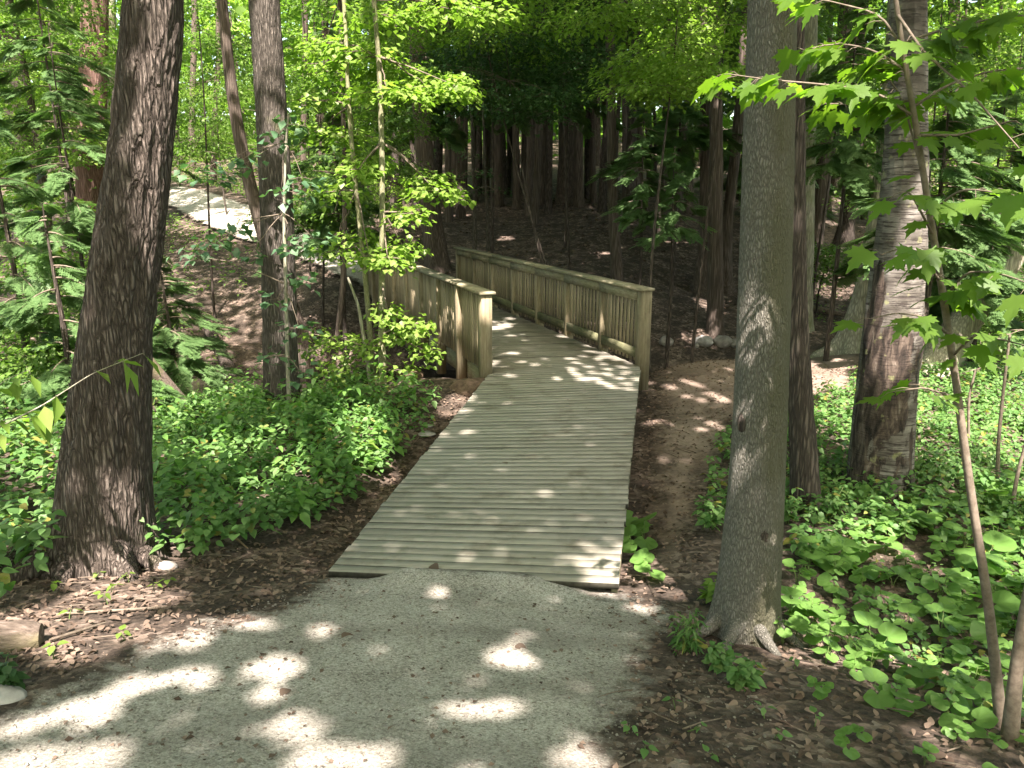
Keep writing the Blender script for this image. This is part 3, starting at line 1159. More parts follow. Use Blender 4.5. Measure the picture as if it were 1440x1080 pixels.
roots(oak, ((192, 1.0, .10), (226, .80, .11), (266, .42, .09), (312, .50, .11), (348, .55, .085)), M['oak'], 40)
roots(mapl, ((190, .26, .05), (238, .24, .055), (285, .22, .05), (340, .24, .05)), M['maple'], 50)
birch = tall_tree('birch_tree', 'old birch with peeling white bark and a broken brown rotten face among round leaves',
                  [(1236, 690, 88), (1237, 640, 80), (1239, 600, 76), (1250, 540, 78), (1256, 440, 74), (1260, 400, 72), (1268, 350, 66), (1271, 300, 62), (1274, 200, 52), (1276, 100, 48), (1277, 0, 45)], M['birch'], 11,
                  nseg=120, step=.04, ridge=.012, rs=14, rz=2.4, flare=.20, seed=15, patch=birch_patch, wav=.06)
tall_tree('beech_tree', 'pale greenish leaning trunk with spread roots on the dirt trail behind the birch',
          [(1194, 497, 50), (1203, 470, 34), (1208, 440, 26), (1226, 350, 21), (1238, 250, 18), (1243, 200, 17), (1252, 100, 16), (1256, 0, 15)], M['pale'], 14, nseg=40, step=.08, flare=.8, fl=.25, seed=17)
tall_tree('leaning_tree', 'thick brown trunk leaning right over the far bank at the right edge',
          [(1312, 520, 74), (1325, 498, 46), (1345, 465, 42), (1366, 440, 40), (1400, 400, 37), (1418, 360, 37), (1440, 325, 35), (1475, 280, 33)], M['pale'], 9, nseg=48, step=.08, ridge=.012, rs=12, flare=.5, seed=19)
tall_tree('cedar_tree', 'straight cedar trunk beside the creek stones beyond the right railing',
          [(1006, 468, 24), (1006, 400, 20), (1006, 300, 19), (1008, 200, 17), (1005, 100, 17), (1003, 0, 17)], M['cedar'], 16, nseg=32, step=.12, ridge=.012, rs=16, rz=.8, flare=.3, seed=21)
tall_tree('cedar_tree', 'cedar trunk half hidden behind the left of the straight creekside cedar',
          [(986, 412, 30), (991, 380, 19), (993, 300, 16), (992, 200, 14), (990, 0, 14)], M['cedar'], 16, nseg=24, step=.15, ridge=.012, rs=16, rz=.8, flare=.6, seed=22)
tall_tree('cedar_tree', 'cedar trunk leaning right with a pale bare root behind the creekside cedar',
          [(1018, 408, 24), (1021, 340, 14), (1025, 290, 14), (1036, 200, 14), (1045, 100, 14), (1050, 0, 13)], M['cedar'], 15, nseg=24, step=.15, ridge=.01, rs=16, rz=.8, flare=.7, seed=23)
tall_tree('cedar_tree', 'cedar with a flared foot just behind the far end of the left railing',
          [(616, 382, 36), (613, 350, 29), (606, 300, 27), (601, 250, 26), (595, 200, 24), (588, 100, 22), (581, 0, 21)], M['cedar'], 16, nseg=36, step=.12, ridge=.014, rs=14, rz=.8, flare=.45, fl=.4, seed=24)
tall_tree('cedar_tree', 'thin straight cedar rising right behind the middle of the right railing',
          [(868, 393, 17), (866, 350, 15), (862, 300, 14), (860, 200, 13), (857, 0, 12)], M['cedar'], 15, nseg=20, step=.2, ridge=.008, rs=16, flare=.2, seed=25)
tall_tree('leaning_tree', 'young brown trunk slanting out of the creek bank behind the grey ridged trunk',
          [(441, 545, 46), (437, 522, 30), (425, 480, 24), (404, 420, 22), (380, 360, 20), (362, 300, 18), (346, 240, 17), (330, 160, 16), (318, 60, 15), (312, 0, 14)], M['cedar'], 12, nseg=32, step=.08, ridge=.006, rs=20, flare=.5, fl=.2, seed=26)
tall_tree('cedar_tree', 'reddish shaggy trunk behind hemlock sprays left of the furrowed oak',
          [(124, 352, 40), (125, 320, 34), (127, 250, 36), (129, 180, 36), (131, 100, 36), (134, 0, 34)], M['red'], 15, nseg=48, step=.1, ridge=.016, rs=14, rz=.8, flare=.3, seed=27)
tall_tree('pine_tree', 'pale grey brown trunk partly hidden behind the reddish shaggy trunk',
          [(158, 310, 20), (157, 250, 17), (156, 150, 16), (155, 60, 15), (155, 0, 15)], M['pale'], 15, nseg=24, step=.2, flare=.2, seed=28)
tall_tree('pine_tree', 'nearly black curved trunk at the far left edge',
          [(48, 330, 44), (45, 290, 37), (31, 190, 30), (22, 150, 33), (15, 100, 31), (8, 50, 28), (5, 0, 24)], M['dark'], 15, nseg=36, step=.15, ridge=.012, rs=12, flare=.2, seed=29)
tall_tree('poplar_tree', 'sunlit pale green trunk just right of the slim dark rough trunk',
          [(1129, 462, 28), (1131, 430, 20), (1134, 400, 18), (1134, 300, 21), (1135, 200, 23), (1137, 0, 24)], M['pale'], 15, nseg=36, step=.12, ridge=.008, rs=12, flare=.4, seed=30)
tall_tree('poplar_tree', 'olive trunk leaning right behind the sunlit pale green trunk',
          [(1140, 402, 24), (1148, 340, 17), (1156, 250, 22), (1165, 200, 22), (1180, 100, 20), (1192, 0, 18)], M['cedar'], 15, nseg=28, step=.15, ridge=.01, rs=14, flare=.2, seed=31)
tall_tree('pine_tree', 'short looking black trunk leaning on the lit slope between the pale trunks',
          [(1184, 358, 36), (1189, 335, 24), (1193, 300, 17), (1201, 250, 14), (1205, 200, 12), (1212, 100, 11), (1216, 0, 10)], M['dark'], 15, nseg=28, step=.2, flare=.4, fl=.4, seed=32)
G = 'cedar trunks standing in the deep shade beyond the bridge'
for lab, px in (
        ('thickest dark trunk on the shaded slope beyond the right railing', [(797, 284, 34), (797, 262, 28), (799, 200, 22), (803, 100, 18), (806, 0, 17)]),
        ('dark trunk touching the right side of the thickest trunk on the shaded slope', [(814, 290, 16), (813, 250, 13), (815, 150, 11), (817, 0, 10)]),
        ('thin pale footed trunk alone in front of the thickest shaded trunk', [(751, 316, 13), (754, 280, 10), (757, 200, 10), (762, 90, 9), (765, 0, 8)]),
        ('straight dark trunk above the far end of the right railing', [(699, 290, 18), (699, 230, 15), (698, 120, 14), (698, 0, 13)]),
        ('narrow dark trunk between the thin pale footed trunk and the trunk above the railing end', [(727, 293, 11), (726, 230, 9), (725, 110, 9), (725, 0, 8)]),
        ('dark trunk right of the cedar with the flared foot', [(648, 305, 14), (647, 230, 11), (646, 120, 10), (646, 0, 10)]),
        ('very thin dark trunk close beside the cedar with the flared foot', [(632, 312, 10), (630, 240, 9), (629, 120, 8), (629, 0, 8)]),
        ('broad dark trunk farthest up the shaded slope behind the thin ones', [(741, 275, 19), (741, 220, 16), (742, 120, 15), (742, 0, 14)]),
        ('slender grey trunk leaning left behind the hanging hemlock sprays right of centre', [(948, 330, 12), (953, 270, 10), (962, 190, 9), (972, 90, 8), (978, 0, 8)]),
        ('slender dark trunk beneath the hanging hemlock sprays right of centre', [(928, 345, 9), (930, 300, 8), (934, 200, 7), (938, 60, 7)])):
    tall_tree('cedar_tree', lab, px, M['cedar'], 16, group=G, nseg=18, step=.3, ridge=.012, rs=10, flare=.25, fl=.4, seed=len(TALL))
more_ = [(x, y, w_) for x, y, w_ in zip(np.linspace(560, 985, 34) + rng.normal(0, 6, 34), rng.uniform(258, 300, 34), rng.uniform(5, 11, 34))]
for x, y, wpx in (*more_, (560, 300, 9), (585, 292, 8), (668, 285, 8), (683, 275, 9), (712, 272, 8), (770, 268, 10), (835, 285, 9), (850, 268, 11), (880, 300, 8), (895, 280, 12), (915, 275, 9), (968, 300, 9),
                  (1060, 330, 9), (1090, 320, 8), (1165, 300, 8), (1215, 310, 8), (220, 250, 10), (270, 240, 9), (300, 262, 8), (430, 300, 9), (455, 290, 11), (100, 250, 13), (70, 262, 9), (1300, 290, 9), (1330, 280, 10), (1390, 285, 8), (1350, 300, 7)):
    tall_tree('forest_tree', 'slim trunk far back among the crowded shaded woods', [(x, y, wpx * 1.2), (x + rng.normal(0, 3), y - 80, wpx), (x + rng.normal(0, 6), y - 200, wpx * .9), (x + rng.normal(0, 8), -60, wpx * .85)],
              M['cedar'] if rng.random() < .6 else M['dark'], 15, group='slim trunks far back in the woods', nseg=10, step=.6, flare=.2, seed=len(TALL))
# unseen trees added beside and behind the viewer so their crowns shade the path
for x, y in ((-6.5, .5), (5.2, -.8), (-3.2, -5.5), (3.5, -7), (-9, -4), (9.5, -3), (.2, -10), (8.5, 4.8), (-9.5, 6.5), (10.5, 9.5), (-12, 11), (13, 14)):
    b = np.array([x, y, h1(x, y)])
    root = empty('shade_tree', b, 'unseen tall tree added beside the path to shade the gravel', 'tree', 'unseen tall trees added beside and behind the viewer')
    C = extend(np.array([[*b, .22], [*(b + [.02, .0, 2]), .19], [*(b + [.1, .05, 4]), .17]]), 13)
    trunk(root, C, b, M['ash'], nseg=24, step=.3, flare=.4, seed=len(TALL))
    TALL.append((root, b, C))
# ------------------------------------------------------------------ chosen sun spots, cut as gaps into the added canopy
LIT = []          # (point in the sun, radius)


def lit_px(cx, cy, rx, ry, rad=.04, where='auto', Y=None, step=None, prob=1.):
    """sun spots: points over a small ellipse"""
    n = max(1, int(rx * ry / 60))
    for k in range(n):
        a, r = k * 2.4, math.sqrt((k + .5) / n)
        px, py = cx + rx * r * math.cos(a), cy + ry * r * math.sin(a)
        if rng.random() > prob:
            continue
        if Y is not None:
            p = atY(px, py, Y)
        else:
            p = deck_hit(px, py)
            if where == 'ground' or not sdist(p[:1], p[1:2], deckpoly)[0] > 0:
                p = ghit(px, py)
        LIT.append((*p, rad))


for q in ((80, 1072, 80, 8), (415, 1024, 26, 10), (360, 980, 22, 3), (325, 878, 70, 4), (250, 906, 40, 4), (440, 890, 16, 3), (190, 965, 30, 6), (262, 952, 30, 4), (110, 1002, 50, 5), (20, 1020, 30, 5),
          (715, 925, 26, 10), (608, 835, 12, 4), (500, 1068, 60, 8), (815, 1070, 40, 5), (390, 935, 36, 7), (690, 997, 30, 4), (170, 842, 60, 12), (110, 905, 30, 11), (228, 880, 40, 9), (38, 880, 40, 18), (130, 872, 30, 8),
          (672, 725, 38, 9), (750, 693, 25, 6), (800, 678, 18, 5), (855, 768, 22, 10), (865, 797, 12, 6), (790, 787, 18, 5), (650, 781, 14, 5), (690, 779, 18, 4), (740, 750, 15, 4), (640, 608, 28, 5),
          (840, 512, 60, 20), (872, 540, 30, 12), (800, 528, 30, 8), (770, 510, 40, 8), (705, 472, 20, 5), (750, 482, 20, 5), (715, 497, 12, 5), (706, 528, 18, 6), (712, 448, 8, 3),
          (960, 540, 60, 7), (1000, 560, 40, 9), (930, 590, 30, 9), (1000, 602, 30, 6), (945, 856, 55, 8), (1165, 520, 45, 18), (1120, 547, 40, 9), (640, 570, 25, 12), (565, 545, 30, 8), (450, 560, 50, 12), (1010, 520, 30, 5)):
    lit_px(*q, .0 if 640 < q[0] < 880 and 600 < q[1] < 800 else .04)
lit_px(1350, 590, 150, 60, .26)
lit_px(1170, 610, 30, 35, .20)
for q in ((170, 845, 60, 14), (232, 884, 44, 8), (110, 905, 30, 10), (40, 878, 34, 14), (640, 572, 22, 12), (150, 820, 30, 10)):
    lit_px(*q, .11, 'ground')
for q in ((1220, 772, 40, 12), (1150, 850, 30, 18), (1380, 650, 50, 25), (1140, 900, 14, 6), (1260, 930, 20, 8), (1400, 800, 30, 12), (500, 610, 40, 18), (400, 640, 40, 18), (300, 660, 40, 18), (530, 660, 22, 16), (60, 650, 40, 40), (60, 760, 30, 10), (30, 560, 40, 30)):
    lit_px(*q, .12, 'ground', None, None, .6)
oy, ay_ = oak[1][1] - .28, ash[1][1] - .2
for q in ((218, 120, 10, 50), (228, 45, 12, 30), (208, 165, 8, 26), (186, 715, 10, 32), (196, 755, 6, 18), (210, 250, 7, 20)):
    lit_px(*q, .13, Y=oy)
for q in ((378, 60, 12, 60), (390, 165, 8, 24), (398, 320, 8, 30)):
    lit_px(*q, .13, Y=ay_)
lit_px(438, 524, 9, 12, .12, Y=10.7)
S1Y = 10.4
for q in ((535, 150, 120, 60, S1Y), (470, 60, 110, 60, S1Y + .5), (620, 15, 100, 30, S1Y + .5), (560, 330, 60, 60, S1Y), (530, 460, 90, 60, S1Y)):
    lit_px(q[0], q[1], q[2], q[3], .30, Y=q[4], prob=.8)
for q in ((688, 440, 5, 26, 10.1), (900, 460, 5, 40, 10.4), (895, 408, 10, 4, 10.4), (675, 392, 12, 12, 16.4), (800, 425, 6, 20, 12.4), (835, 445, 5, 20, 11.6), (862, 470, 12, 22, 10.9), (610, 450, 5, 18, 11.2), (655, 490, 4, 20, 10.4)):
    lit_px(q[0], q[1], q[2], q[3], .09, Y=q[4])
for q in ((1288, 430, 4, 40, 6.6), (1135, 380, 8, 60, 17), (1225, 480, 6, 20, 13.8), (1310, 505, 25, 12, 12.3)):
    lit_px(q[0], q[1], q[2], q[3], .12, Y=q[4])
for q in ((1080, 112, 60, 14, 3.05), (1180, 100, 60, 30, 3.1), (1230, 130, 40, 20, 3.), (1330, 60, 90, 50, 2.85), (1400, 280, 50, 20, 2.7), (1400, 390, 50, 20, 2.7), (1265, 355, 26, 10, 2.8), (1270, 445, 40, 12, 2.8), (1410, 480, 40, 14, 2.7), (1200, 20, 60, 20, 3.1)):
    lit_px(q[0], q[1], q[2], q[3], .17, Y=q[4], prob=.9)
for q in ((60, 330, 60, 120, 9.), (110, 400, 70, 60, 8.6), (240, 440, 40, 40, 10.3), (110, 190, 60, 90, 12), (1330, 200, 60, 80, 11), (1400, 270, 50, 80, 12.5), (948, 285, 30, 30, 14.6), (905, 240, 40, 60, 15.2)):
    lit_px(q[0], q[1], q[2], q[3], .16, Y=q[4], prob=.22)
for q in ((280, 280, 50, 14), (310, 305, 50, 16), (350, 325, 40, 14), (460, 362, 50, 14), (490, 388, 30, 10), (475, 430, 30, 10), (335, 480, 20, 8)):
    lit_px(*q, .26, 'ground', None, None, .34)
for q in ((820, 292, 30, 6), (700, 335, 16, 6), (830, 358, 26, 4), (960, 340, 40, 8), (600, 300, 24, 5), (985, 430, 30, 8), (1170, 400, 40, 20), (1175, 300, 40, 20), (900, 400, 20, 8), (980, 470, 20, 6), (660, 300, 20, 6)):
    lit_px(*q, .20, 'ground', None, None, .7)
# no sun spot may fall across the smooth foreground trunk
CT_ = mapl[2][mapl[2][:, 2] < 4][:, :3]
CT_ = np.array([np.array([np.interp(z, mapl[2][:, 2], mapl[2][:, j]) for j in range(3)]) for z in np.linspace(-.2, 3.5, 24)])


def near_trunk(p):
    d = CT_ - np.array(p[:3])
    al = d @ SDIR
    return (np.sqrt(np.maximum((d * d).sum(1) - al * al, 0)) < p[3] + (.05 if p[1] < 3.6 and p[2] > 1.2 else .42)).any()


LIT = [p for p in LIT if not near_trunk(p)]
LITA = np.array(LIT)


def in_sun(c, rad):
    d = np.asarray(c) - LITA[:, :3]
    al = d @ SDIR
    return ((np.sqrt(np.maximum((d * d).sum(1) - al * al, 0)) < LITA[:, 3] + rad) & (al > .6)).any()


# ------------------------------------------------------------------ leafy layers: saplings, understory trees, hemlocks
def leaf_disk(c, rx, ry, nleaf, size, droop=.15, tilt0=.25, az=None):
    """positions and turns of leaves lying in one flat airy layer round c"""
    a = rng.uniform(0, 2 * np.pi, nleaf)
    r = np.sqrt(rng.uniform(.02, 1, nleaf)) * (1 + .18 * np.sin(a * 5 + rng.uniform(0, 6)))
    x, y = r * np.cos(a) * rx, r * np.sin(a) * ry
    z = -droop * r * r * max(rx, ry) + rng.normal(0, .045 + .05 * max(rx, ry), nleaf)
    P = np.stack([c[0] + x, c[1] + y, c[2] + z], -1)
    yaw = np.arctan2(y, x) - np.pi / 2 + rng.normal(0, .7, nleaf)
    return P, yaw, rng.normal(tilt0 + .12, .32, nleaf), rng.normal(0, .30, nleaf), size * rng.uniform(.65, 1.2, nleaf)


class Leaves:
    def __init__(s):
        s.p = []

    def add(s, *a):
        s.p.append(a)

    def build(s, name, tpl, mat, parent, base):
        if not s.p:
            return None
        A = [np.concatenate([q[k] for q in s.p]) for k in range(5)]
        V, F = scatter(tpl, *A)
        return mesh(name, V, F, mat, parent, base)


def branch_pts(a, b, sag=.1, n=6):
    t = np.linspace(0, 1, n)[:, None]
    P = np.asarray(a) * (1 - t) + np.asarray(b) * t
    P[:, 2] += sag * np.linalg.norm(np.asarray(b) - a) * (t * (1 - t))[:, 0] * 2
    P[1:-1] += rng.normal(0, .015 * np.linalg.norm(np.asarray(b) - a), (n - 2, 3))
    return P


def layered_crown(root, base, C, disks, leafmat, tpl=LEAF, dens=95, size=.095, twig=True, barkm=None):
    """C: trunk centre line (x,y,z,r); disks: (centre, rx, ry)"""
    L, br = Leaves(), MB()
    few = len(disks) <= 18 or 'sapling' in root.name
    for c, rx, ry in disks:
        if few:
            br = MB()
        nl = max(8, int(dens * rx * ry * 3.14))
        L.add(*leaf_disk(np.asarray(c), rx, ry, nl, size))
        if twig:
            zc = c[2] - .25 * np.hypot(c[0] - C[:, 0], c[1] - C[:, 1]).min() - .1
            k = int(np.clip(np.searchsorted(C[:, 2], zc), 1, len(C) - 1))
            s = C[k, :3]
            r0 = max(.006, min(.02, C[k, 3] * .45))
            br.tube(branch_pts(s, c), np.linspace(r0, r0 * .45, 6), 5)
            for _ in range(4):
                a = rng.uniform(0, 6.28)
                e = np.asarray(c) + [math.cos(a) * rx * .8, math.sin(a) * ry * .8, -.1 * rx]
                br.tube(branch_pts(np.asarray(c), e, .05, 4), np.linspace(r0 * .45, .002, 4), 4)
            if few:
                br.build('branch', barkm or M['twig'], root, base)
    L.build('foliage', tpl, leafmat, root, base)
    if twig and br.n and not few:
        br.build('branches', barkm or M['twig'], root, base)


def px_disk(px, py, Y, rpx, depth=None):
    c = atY(px, py, Y)
    r = rpx * Y / FPX
    return c, r, (depth or r)


def sapling(name, label, px, Y, disks, leafmat, barkm=None, tpl=LEAF, dens=120, size=.085, top=None, group=None, nseg=10):
    C = centre_line(px, Y)
    C[0, 2] = h1(C[0, 0], C[0, 1]) if abs(h1(C[0, 0], C[0, 1]) - C[0, 2]) < .6 else C[0, 2]
    base = C[0, :3].copy()
    root = empty(name, base, label, 'sapling', group)
    if top:
        C = extend(C, top, .006)
    trunk(root, C, base, barkm or M['stem'], name='stem', nseg=nseg, step=.08, flare=.3, fl=.08, seed=int(px[0][0]), sink=.06, wav=.08)
    layered_crown(root, base, C, disks, leafmat, tpl, dens, size)
    return root, C


S1Y = 10.4
d1 = [px_disk(x, y, S1Y + dy, r, r * Y2 / 100 * S1Y / FPX * 1.0) if False else (atY(x, y, S1Y + dy), r * (S1Y + dy) / FPX, .42) for x, y, r, dy, Y2 in (
    (600, 122, 66, .3, 1), (545, 128, 62, -.1, 1), (500, 72, 60, .2, 1), (455, 60, 70, .5, 1), (560, 96, 55, .7, 1), (620, 112, 50, 1.0, 1), (640, 122, 36, .1, 1),
    (612, 268, 46, .2, 1), (600, 250, 36, .6, 1), (575, 300, 30, -.1, 1), (566, 345, 32, .1, 1), (545, 362, 40, -.3, 1), (520, 225, 36, .3, 1), (505, 238, 30, -.2, 1),
    (585, 455, 26, -.2, 1), (595, 492, 22, -.1, 1), (560, 470, 32, .1, 1), (545, 440, 26, -.3, 1), (535, 20, 60, .3, 1), (620, 10, 70, .6, 1), (690, 18, 40, .9, 1), (470, 100, 45, .9, 1))]
sapling('maple_sapling', 'straight yellow green sapling stem at the creek edge holding bright tiers of leaves', [(538, 532, 11), (537, 470, 10), (537, 400, 9), (538, 300, 8), (537, 200, 8), (533, 80, 7), (525, 0, 6.5)], S1Y, d1, M['bright'], None, WIDE, 380, .095, 6.5)
d2 = [(atY(x, y, S1Y + dy), r * S1Y / FPX, .4) for x, y, r, dy in ((505, 330, 36, .2), (470, 352, 40, .4), (520, 360, 30, -.2), (480, 268, 40, .3), (500, 190, 44, .4), (455, 185, 50, .6), (430, 140, 50, .5), (520, 480, 22, 0), (470, 130, 40, 1))]
sapling('maple_sapling', 'bent thin sapling stem left of the straight yellow green one', [(526, 534, 9), (521, 480, 8), (513, 380, 7), (501, 270, 7), (490, 150, 6), (487, 60, 5.5)], S1Y + .1, d2, M['bright'], None, WIDE, 300, .09, 6)
d3 = [(atY(x, y, S1Y + dy), r * S1Y / FPX, .35) for x, y, r, dy in ((480, 475, 34, .1), (455, 490, 34, .2), (470, 518, 30, -.1), (500, 500, 24, .1), (440, 470, 24, .2), (560, 520, 30, -.2))]
sapling('maple_sapling', 'thinnest sapling stem slanting left with sunlit leaves low over the carpet', [(521, 546, 6), (514, 490, 5), (504, 430, 4.5), (489, 390, 3)], S1Y - .1, d3, M['bright'], M['pale'], WIDE, 260, .08)
sapling('sapling', 'dull slim stem standing in the creek bed behind the bright saplings', [(476, 470, 10), (480, 430, 9), (484, 380, 8), (485, 250, 7), (481, 100, 6.5), (478, 0, 6)], 15, [(atY(x, y, 15), r * 15 / FPX, .6) for x, y, r in ((470, 300, 40), (500, 150, 50), (450, 90, 60), (440, 240, 40))], M['leaf'], M['cedar'], LEAF, 90, .09, 7)
# climbing sapling in front of the ash
d4 = [(atY(x, y, 9.3 + dy), r * 9.3 / FPX, .25) for x, y, r, dy in ((410, 175, 26, 0), (385, 190, 22, .1), (425, 250, 24, -.1), (395, 268, 26, 0), (310, 245, 34, .1), (280, 240, 28, .2), (350, 228, 26, 0), (320, 322, 30, 0), (300, 345, 30, .1), (350, 360, 24, 0),
                                                              (415, 345, 22, 0), (430, 390, 22, 0), (390, 420, 20, 0), (420, 460, 22, -.1), (385, 500, 22, 0), (420, 520, 24, -.1), (440, 335, 30, .1), (270, 360, 28, .2))]
sapling('climbing_sapling', 'pale thin stem climbing in front of the grey ridged trunk with blue green leaves', [(406, 572, 6), (404, 500, 5.5), (402, 400, 5), (399, 300, 4), (402, 200, 3.5), (406, 160, 3)], 9.35, d4, M['teal'], M['pale'], WIDE, 130, .115)
for lab, a, b in (('bare pencil thin stem left of the right railing far end', (668, 352, 7), (665, 240, 4)), ('shorter pencil thin stem touching the right railing far end', (687, 350, 6), (683, 262, 3.5))):
    sapling('sapling', lab, [a, ((a[0] + b[0]) / 2 + 1, (a[1] + b[1]) / 2, (a[2] + b[2]) / 2), b], 20.5, [(atY(b[0] + k * 14, b[1] + 25 * abs(k) - 20, 20.5), .35, .35) for k in (-1, 0, 1)], M['deep'], M['ash'], LEAF, 90, .09, 5.2)

# understory trees
def understory(label, px, py, Y, wm, hm, nd, leafmat, dens=190, size=.09, tpl=LEAF, group='leafy understory trees', rd=(.5, .95), name='understory_tree', bpx=None):
    c = atY(px, py, Y)
    bx = atY(bpx or px, py, Y)[0]
    base = np.array([bx, c[1], h1(bx, c[1])])
    root = empty(name, base, label, 'tree', group)
    top = c[2] + hm * .55
    C = np.array([[*(base * (1 - t) + np.array([c[0], c[1], top]) * t + [math.sin(t * 4 + px) * .12, 0, 0]), .026 * (1 - t) + .006] for t in np.linspace(0, 1, 9)])
    trunk(root, C, base, M['dark'], nseg=10, step=.25, flare=.3, fl=.1, seed=px)
    D = []
    for k in range(nd):
        a, t = rng.uniform(0, 6.28), rng.uniform(-1, 1)
        z = c[2] + t * hm / 2
        r = wm / 2 * math.sqrt(max(.15, 1 - t * t)) * math.sqrt(rng.uniform(.05, 1))
        q = np.array([c[0] + r * math.cos(a), c[1] + r * math.sin(a), z])
        if q[2] < h1(q[0], q[1]) + .5 or (Y > 17 and in_sun(q, .35)):
            continue
        D.append((q, rng.uniform(*rd), rng.uniform(*rd)))
    layered_crown(root, base, C, D, leafmat, tpl, dens, size)
    return root


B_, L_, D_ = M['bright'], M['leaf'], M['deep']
for a in (
        ('sunlit understory tree left of the furrowed oak, in front of the dark curved trunk', 70, 90, 20, 5.0, 4.5, 34, L_),
        ('pale green understory tree in the top left corner of the woods', 20, 20, 24, 6.0, 6, 34, B_),
        ('leafy understory tree right behind the oak trunk top', 275, 70, 18, 5, 4.5, 34, L_),
        ('understory tree over the far gravel path between oak and grey ridged trunk', 305, 120, 27, 5, 3.4, 30, L_),
        ('tall understory tree filling the gap behind the grey ridged trunk top', 420, 30, 19, 5, 4.5, 34, L_),
        ('understory tree right of the grey ridged trunk above the path bend', 445, 195, 17, 4, 3.4, 30, L_),
        ('low bright bush at the upper edge of the far gravel path', 500, 285, 24, 2.6, 1.6, 16, B_),
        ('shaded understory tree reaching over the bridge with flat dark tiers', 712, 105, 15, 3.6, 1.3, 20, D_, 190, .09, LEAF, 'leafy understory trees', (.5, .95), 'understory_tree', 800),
        ('bright understory tree with high tiers at the top above the bridge', 650, 15, 15, 4.5, 1.6, 20, B_, 190, .09, LEAF, 'leafy understory trees', (.5, .95), 'understory_tree', 835),
        ('bright tiered tree left of the smooth trunk at the top', 940, 62, 12, 2.6, 1.3, 16, B_),
        ('small bright tree just left of the smooth trunk behind the bright tiered one', 1010, 30, 14, 3, 1.6, 18, B_),
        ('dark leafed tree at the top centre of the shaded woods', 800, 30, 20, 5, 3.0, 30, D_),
        ('understory tree in the gap right of the smooth trunk', 1180, 70, 18, 4.5, 4.0, 28, L_),
        ('leafy tree behind the birch top', 1320, 90, 16, 5, 5, 34, L_),
        ('bright understory tree at the right edge behind the thin foreground stem', 1420, 200, 18, 4.5, 5, 34, L_),
        ('low leafy bush on the far bank right of the birch', 1350, 410, 17, 3.8, 2.2, 26, L_),
        ('bright low bush on the slope at the right edge', 1440, 300, 22, 5, 3.0, 26, B_),
        ('small bush on the slope between the pale trunks', 1160, 372, 19, 1.6, 1.1, 12, L_),
        ('leafy tree far behind the reddish trunk', 190, 90, 27, 6, 6, 34, B_),
        ('low green bush left of the reddish trunk foot', 30, 420, 14, 4, 2.0, 22, L_),
        ('green bush behind the oak at knee height', 60, 560, 9.2, 2.2, 1.2, 20, L_),
        ('far leafy tree over the path crest', 250, 190, 36, 8, 5, 34, B_),
        ('far leafy tree at the crest right of the path', 380, 180, 34, 8, 6, 34, L_),
        ('far leafy tree behind the left saplings', 540, 120, 30, 7, 6, 34, L_),
        ('far leafy tree behind the upper right woods', 1240, 150, 32, 8, 7, 36, L_),
        ('far leafy tree behind the right edge bushes', 1400, 120, 32, 9, 8, 36, B_)):
    understory(*a)


def hemlock(label, px, py, Y, hm, wm, nb=40, group='young hemlocks', lo=.06, dens=1., name='hemlock', top=None):
    """conifer with drooping feathery sprays; (px,py,Y) is the middle of its crown"""
    c = atY(px, py, Y)
    bz = h1(c[0], c[1])
    base = np.array([c[0], c[1], bz])
    root = empty(name, base, label, 'tree', group)
    z0, z1 = max(bz + .15, c[2] - hm / 2), c[2] + hm / 2
    C = np.array([[c[0] + .03 * math.sin(t * 5), c[1], bz + (z1 - bz) * t, .045 * (1 - t) + .006] for t in np.linspace(0, 1, 8)])
    trunk(root, C, base, M['dark'], nseg=8, step=.3, flare=.2, fl=.1, seed=px)
    L, br = Leaves(), MB()
    for k in range(nb):
        t = (k + rng.random()) / nb
        z = z0 + (z1 - z0) * t
        Lb = wm / 2 * (1.08 - t) * rng.uniform(.7, 1.1)
        a = rng.uniform(0, 6.28)
        d = np.array([math.cos(a), math.sin(a), 0])
        s = np.array([c[0], c[1], z])
        n = 7
        tt = np.linspace(0, 1, n)[:, None]
        P = s + d * Lb * tt + np.array([0, 0, 1]) * (.10 * Lb * tt - .42 * Lb * tt ** 2)
        br.tube(P, np.linspace(.012, .003, n), 4)
        m = max(8, int(26 * Lb * dens))
        q = rng.uniform(.12, 1.0, m)
        pos = s + d * Lb * q[:, None] + np.array([0, 0, 1]) * (.10 * Lb * q - .42 * Lb * q ** 2)[:, None]
        side = rng.choice([-1, 1], m)
        yaw = a - np.pi / 2 + side * rng.uniform(.1, 1.15, m) * (1 - q * .6)
        L.add(pos, yaw, rng.normal(.32, .2, m), rng.normal(0, .22, m), rng.uniform(.28, .5, m) * min(1.1, .55 + .35 * Lb))
    br.tube(np.array([[c[0] + .03 * math.sin(t * 5), c[1], bz + (z1 - bz) * t] for t in np.linspace(.03, .99, 8)]), .006, 4)
    L.build('foliage', SPRAY, M['hemlock'], root, base)
    br.build('branches', M['twig'], root, base)
    return root


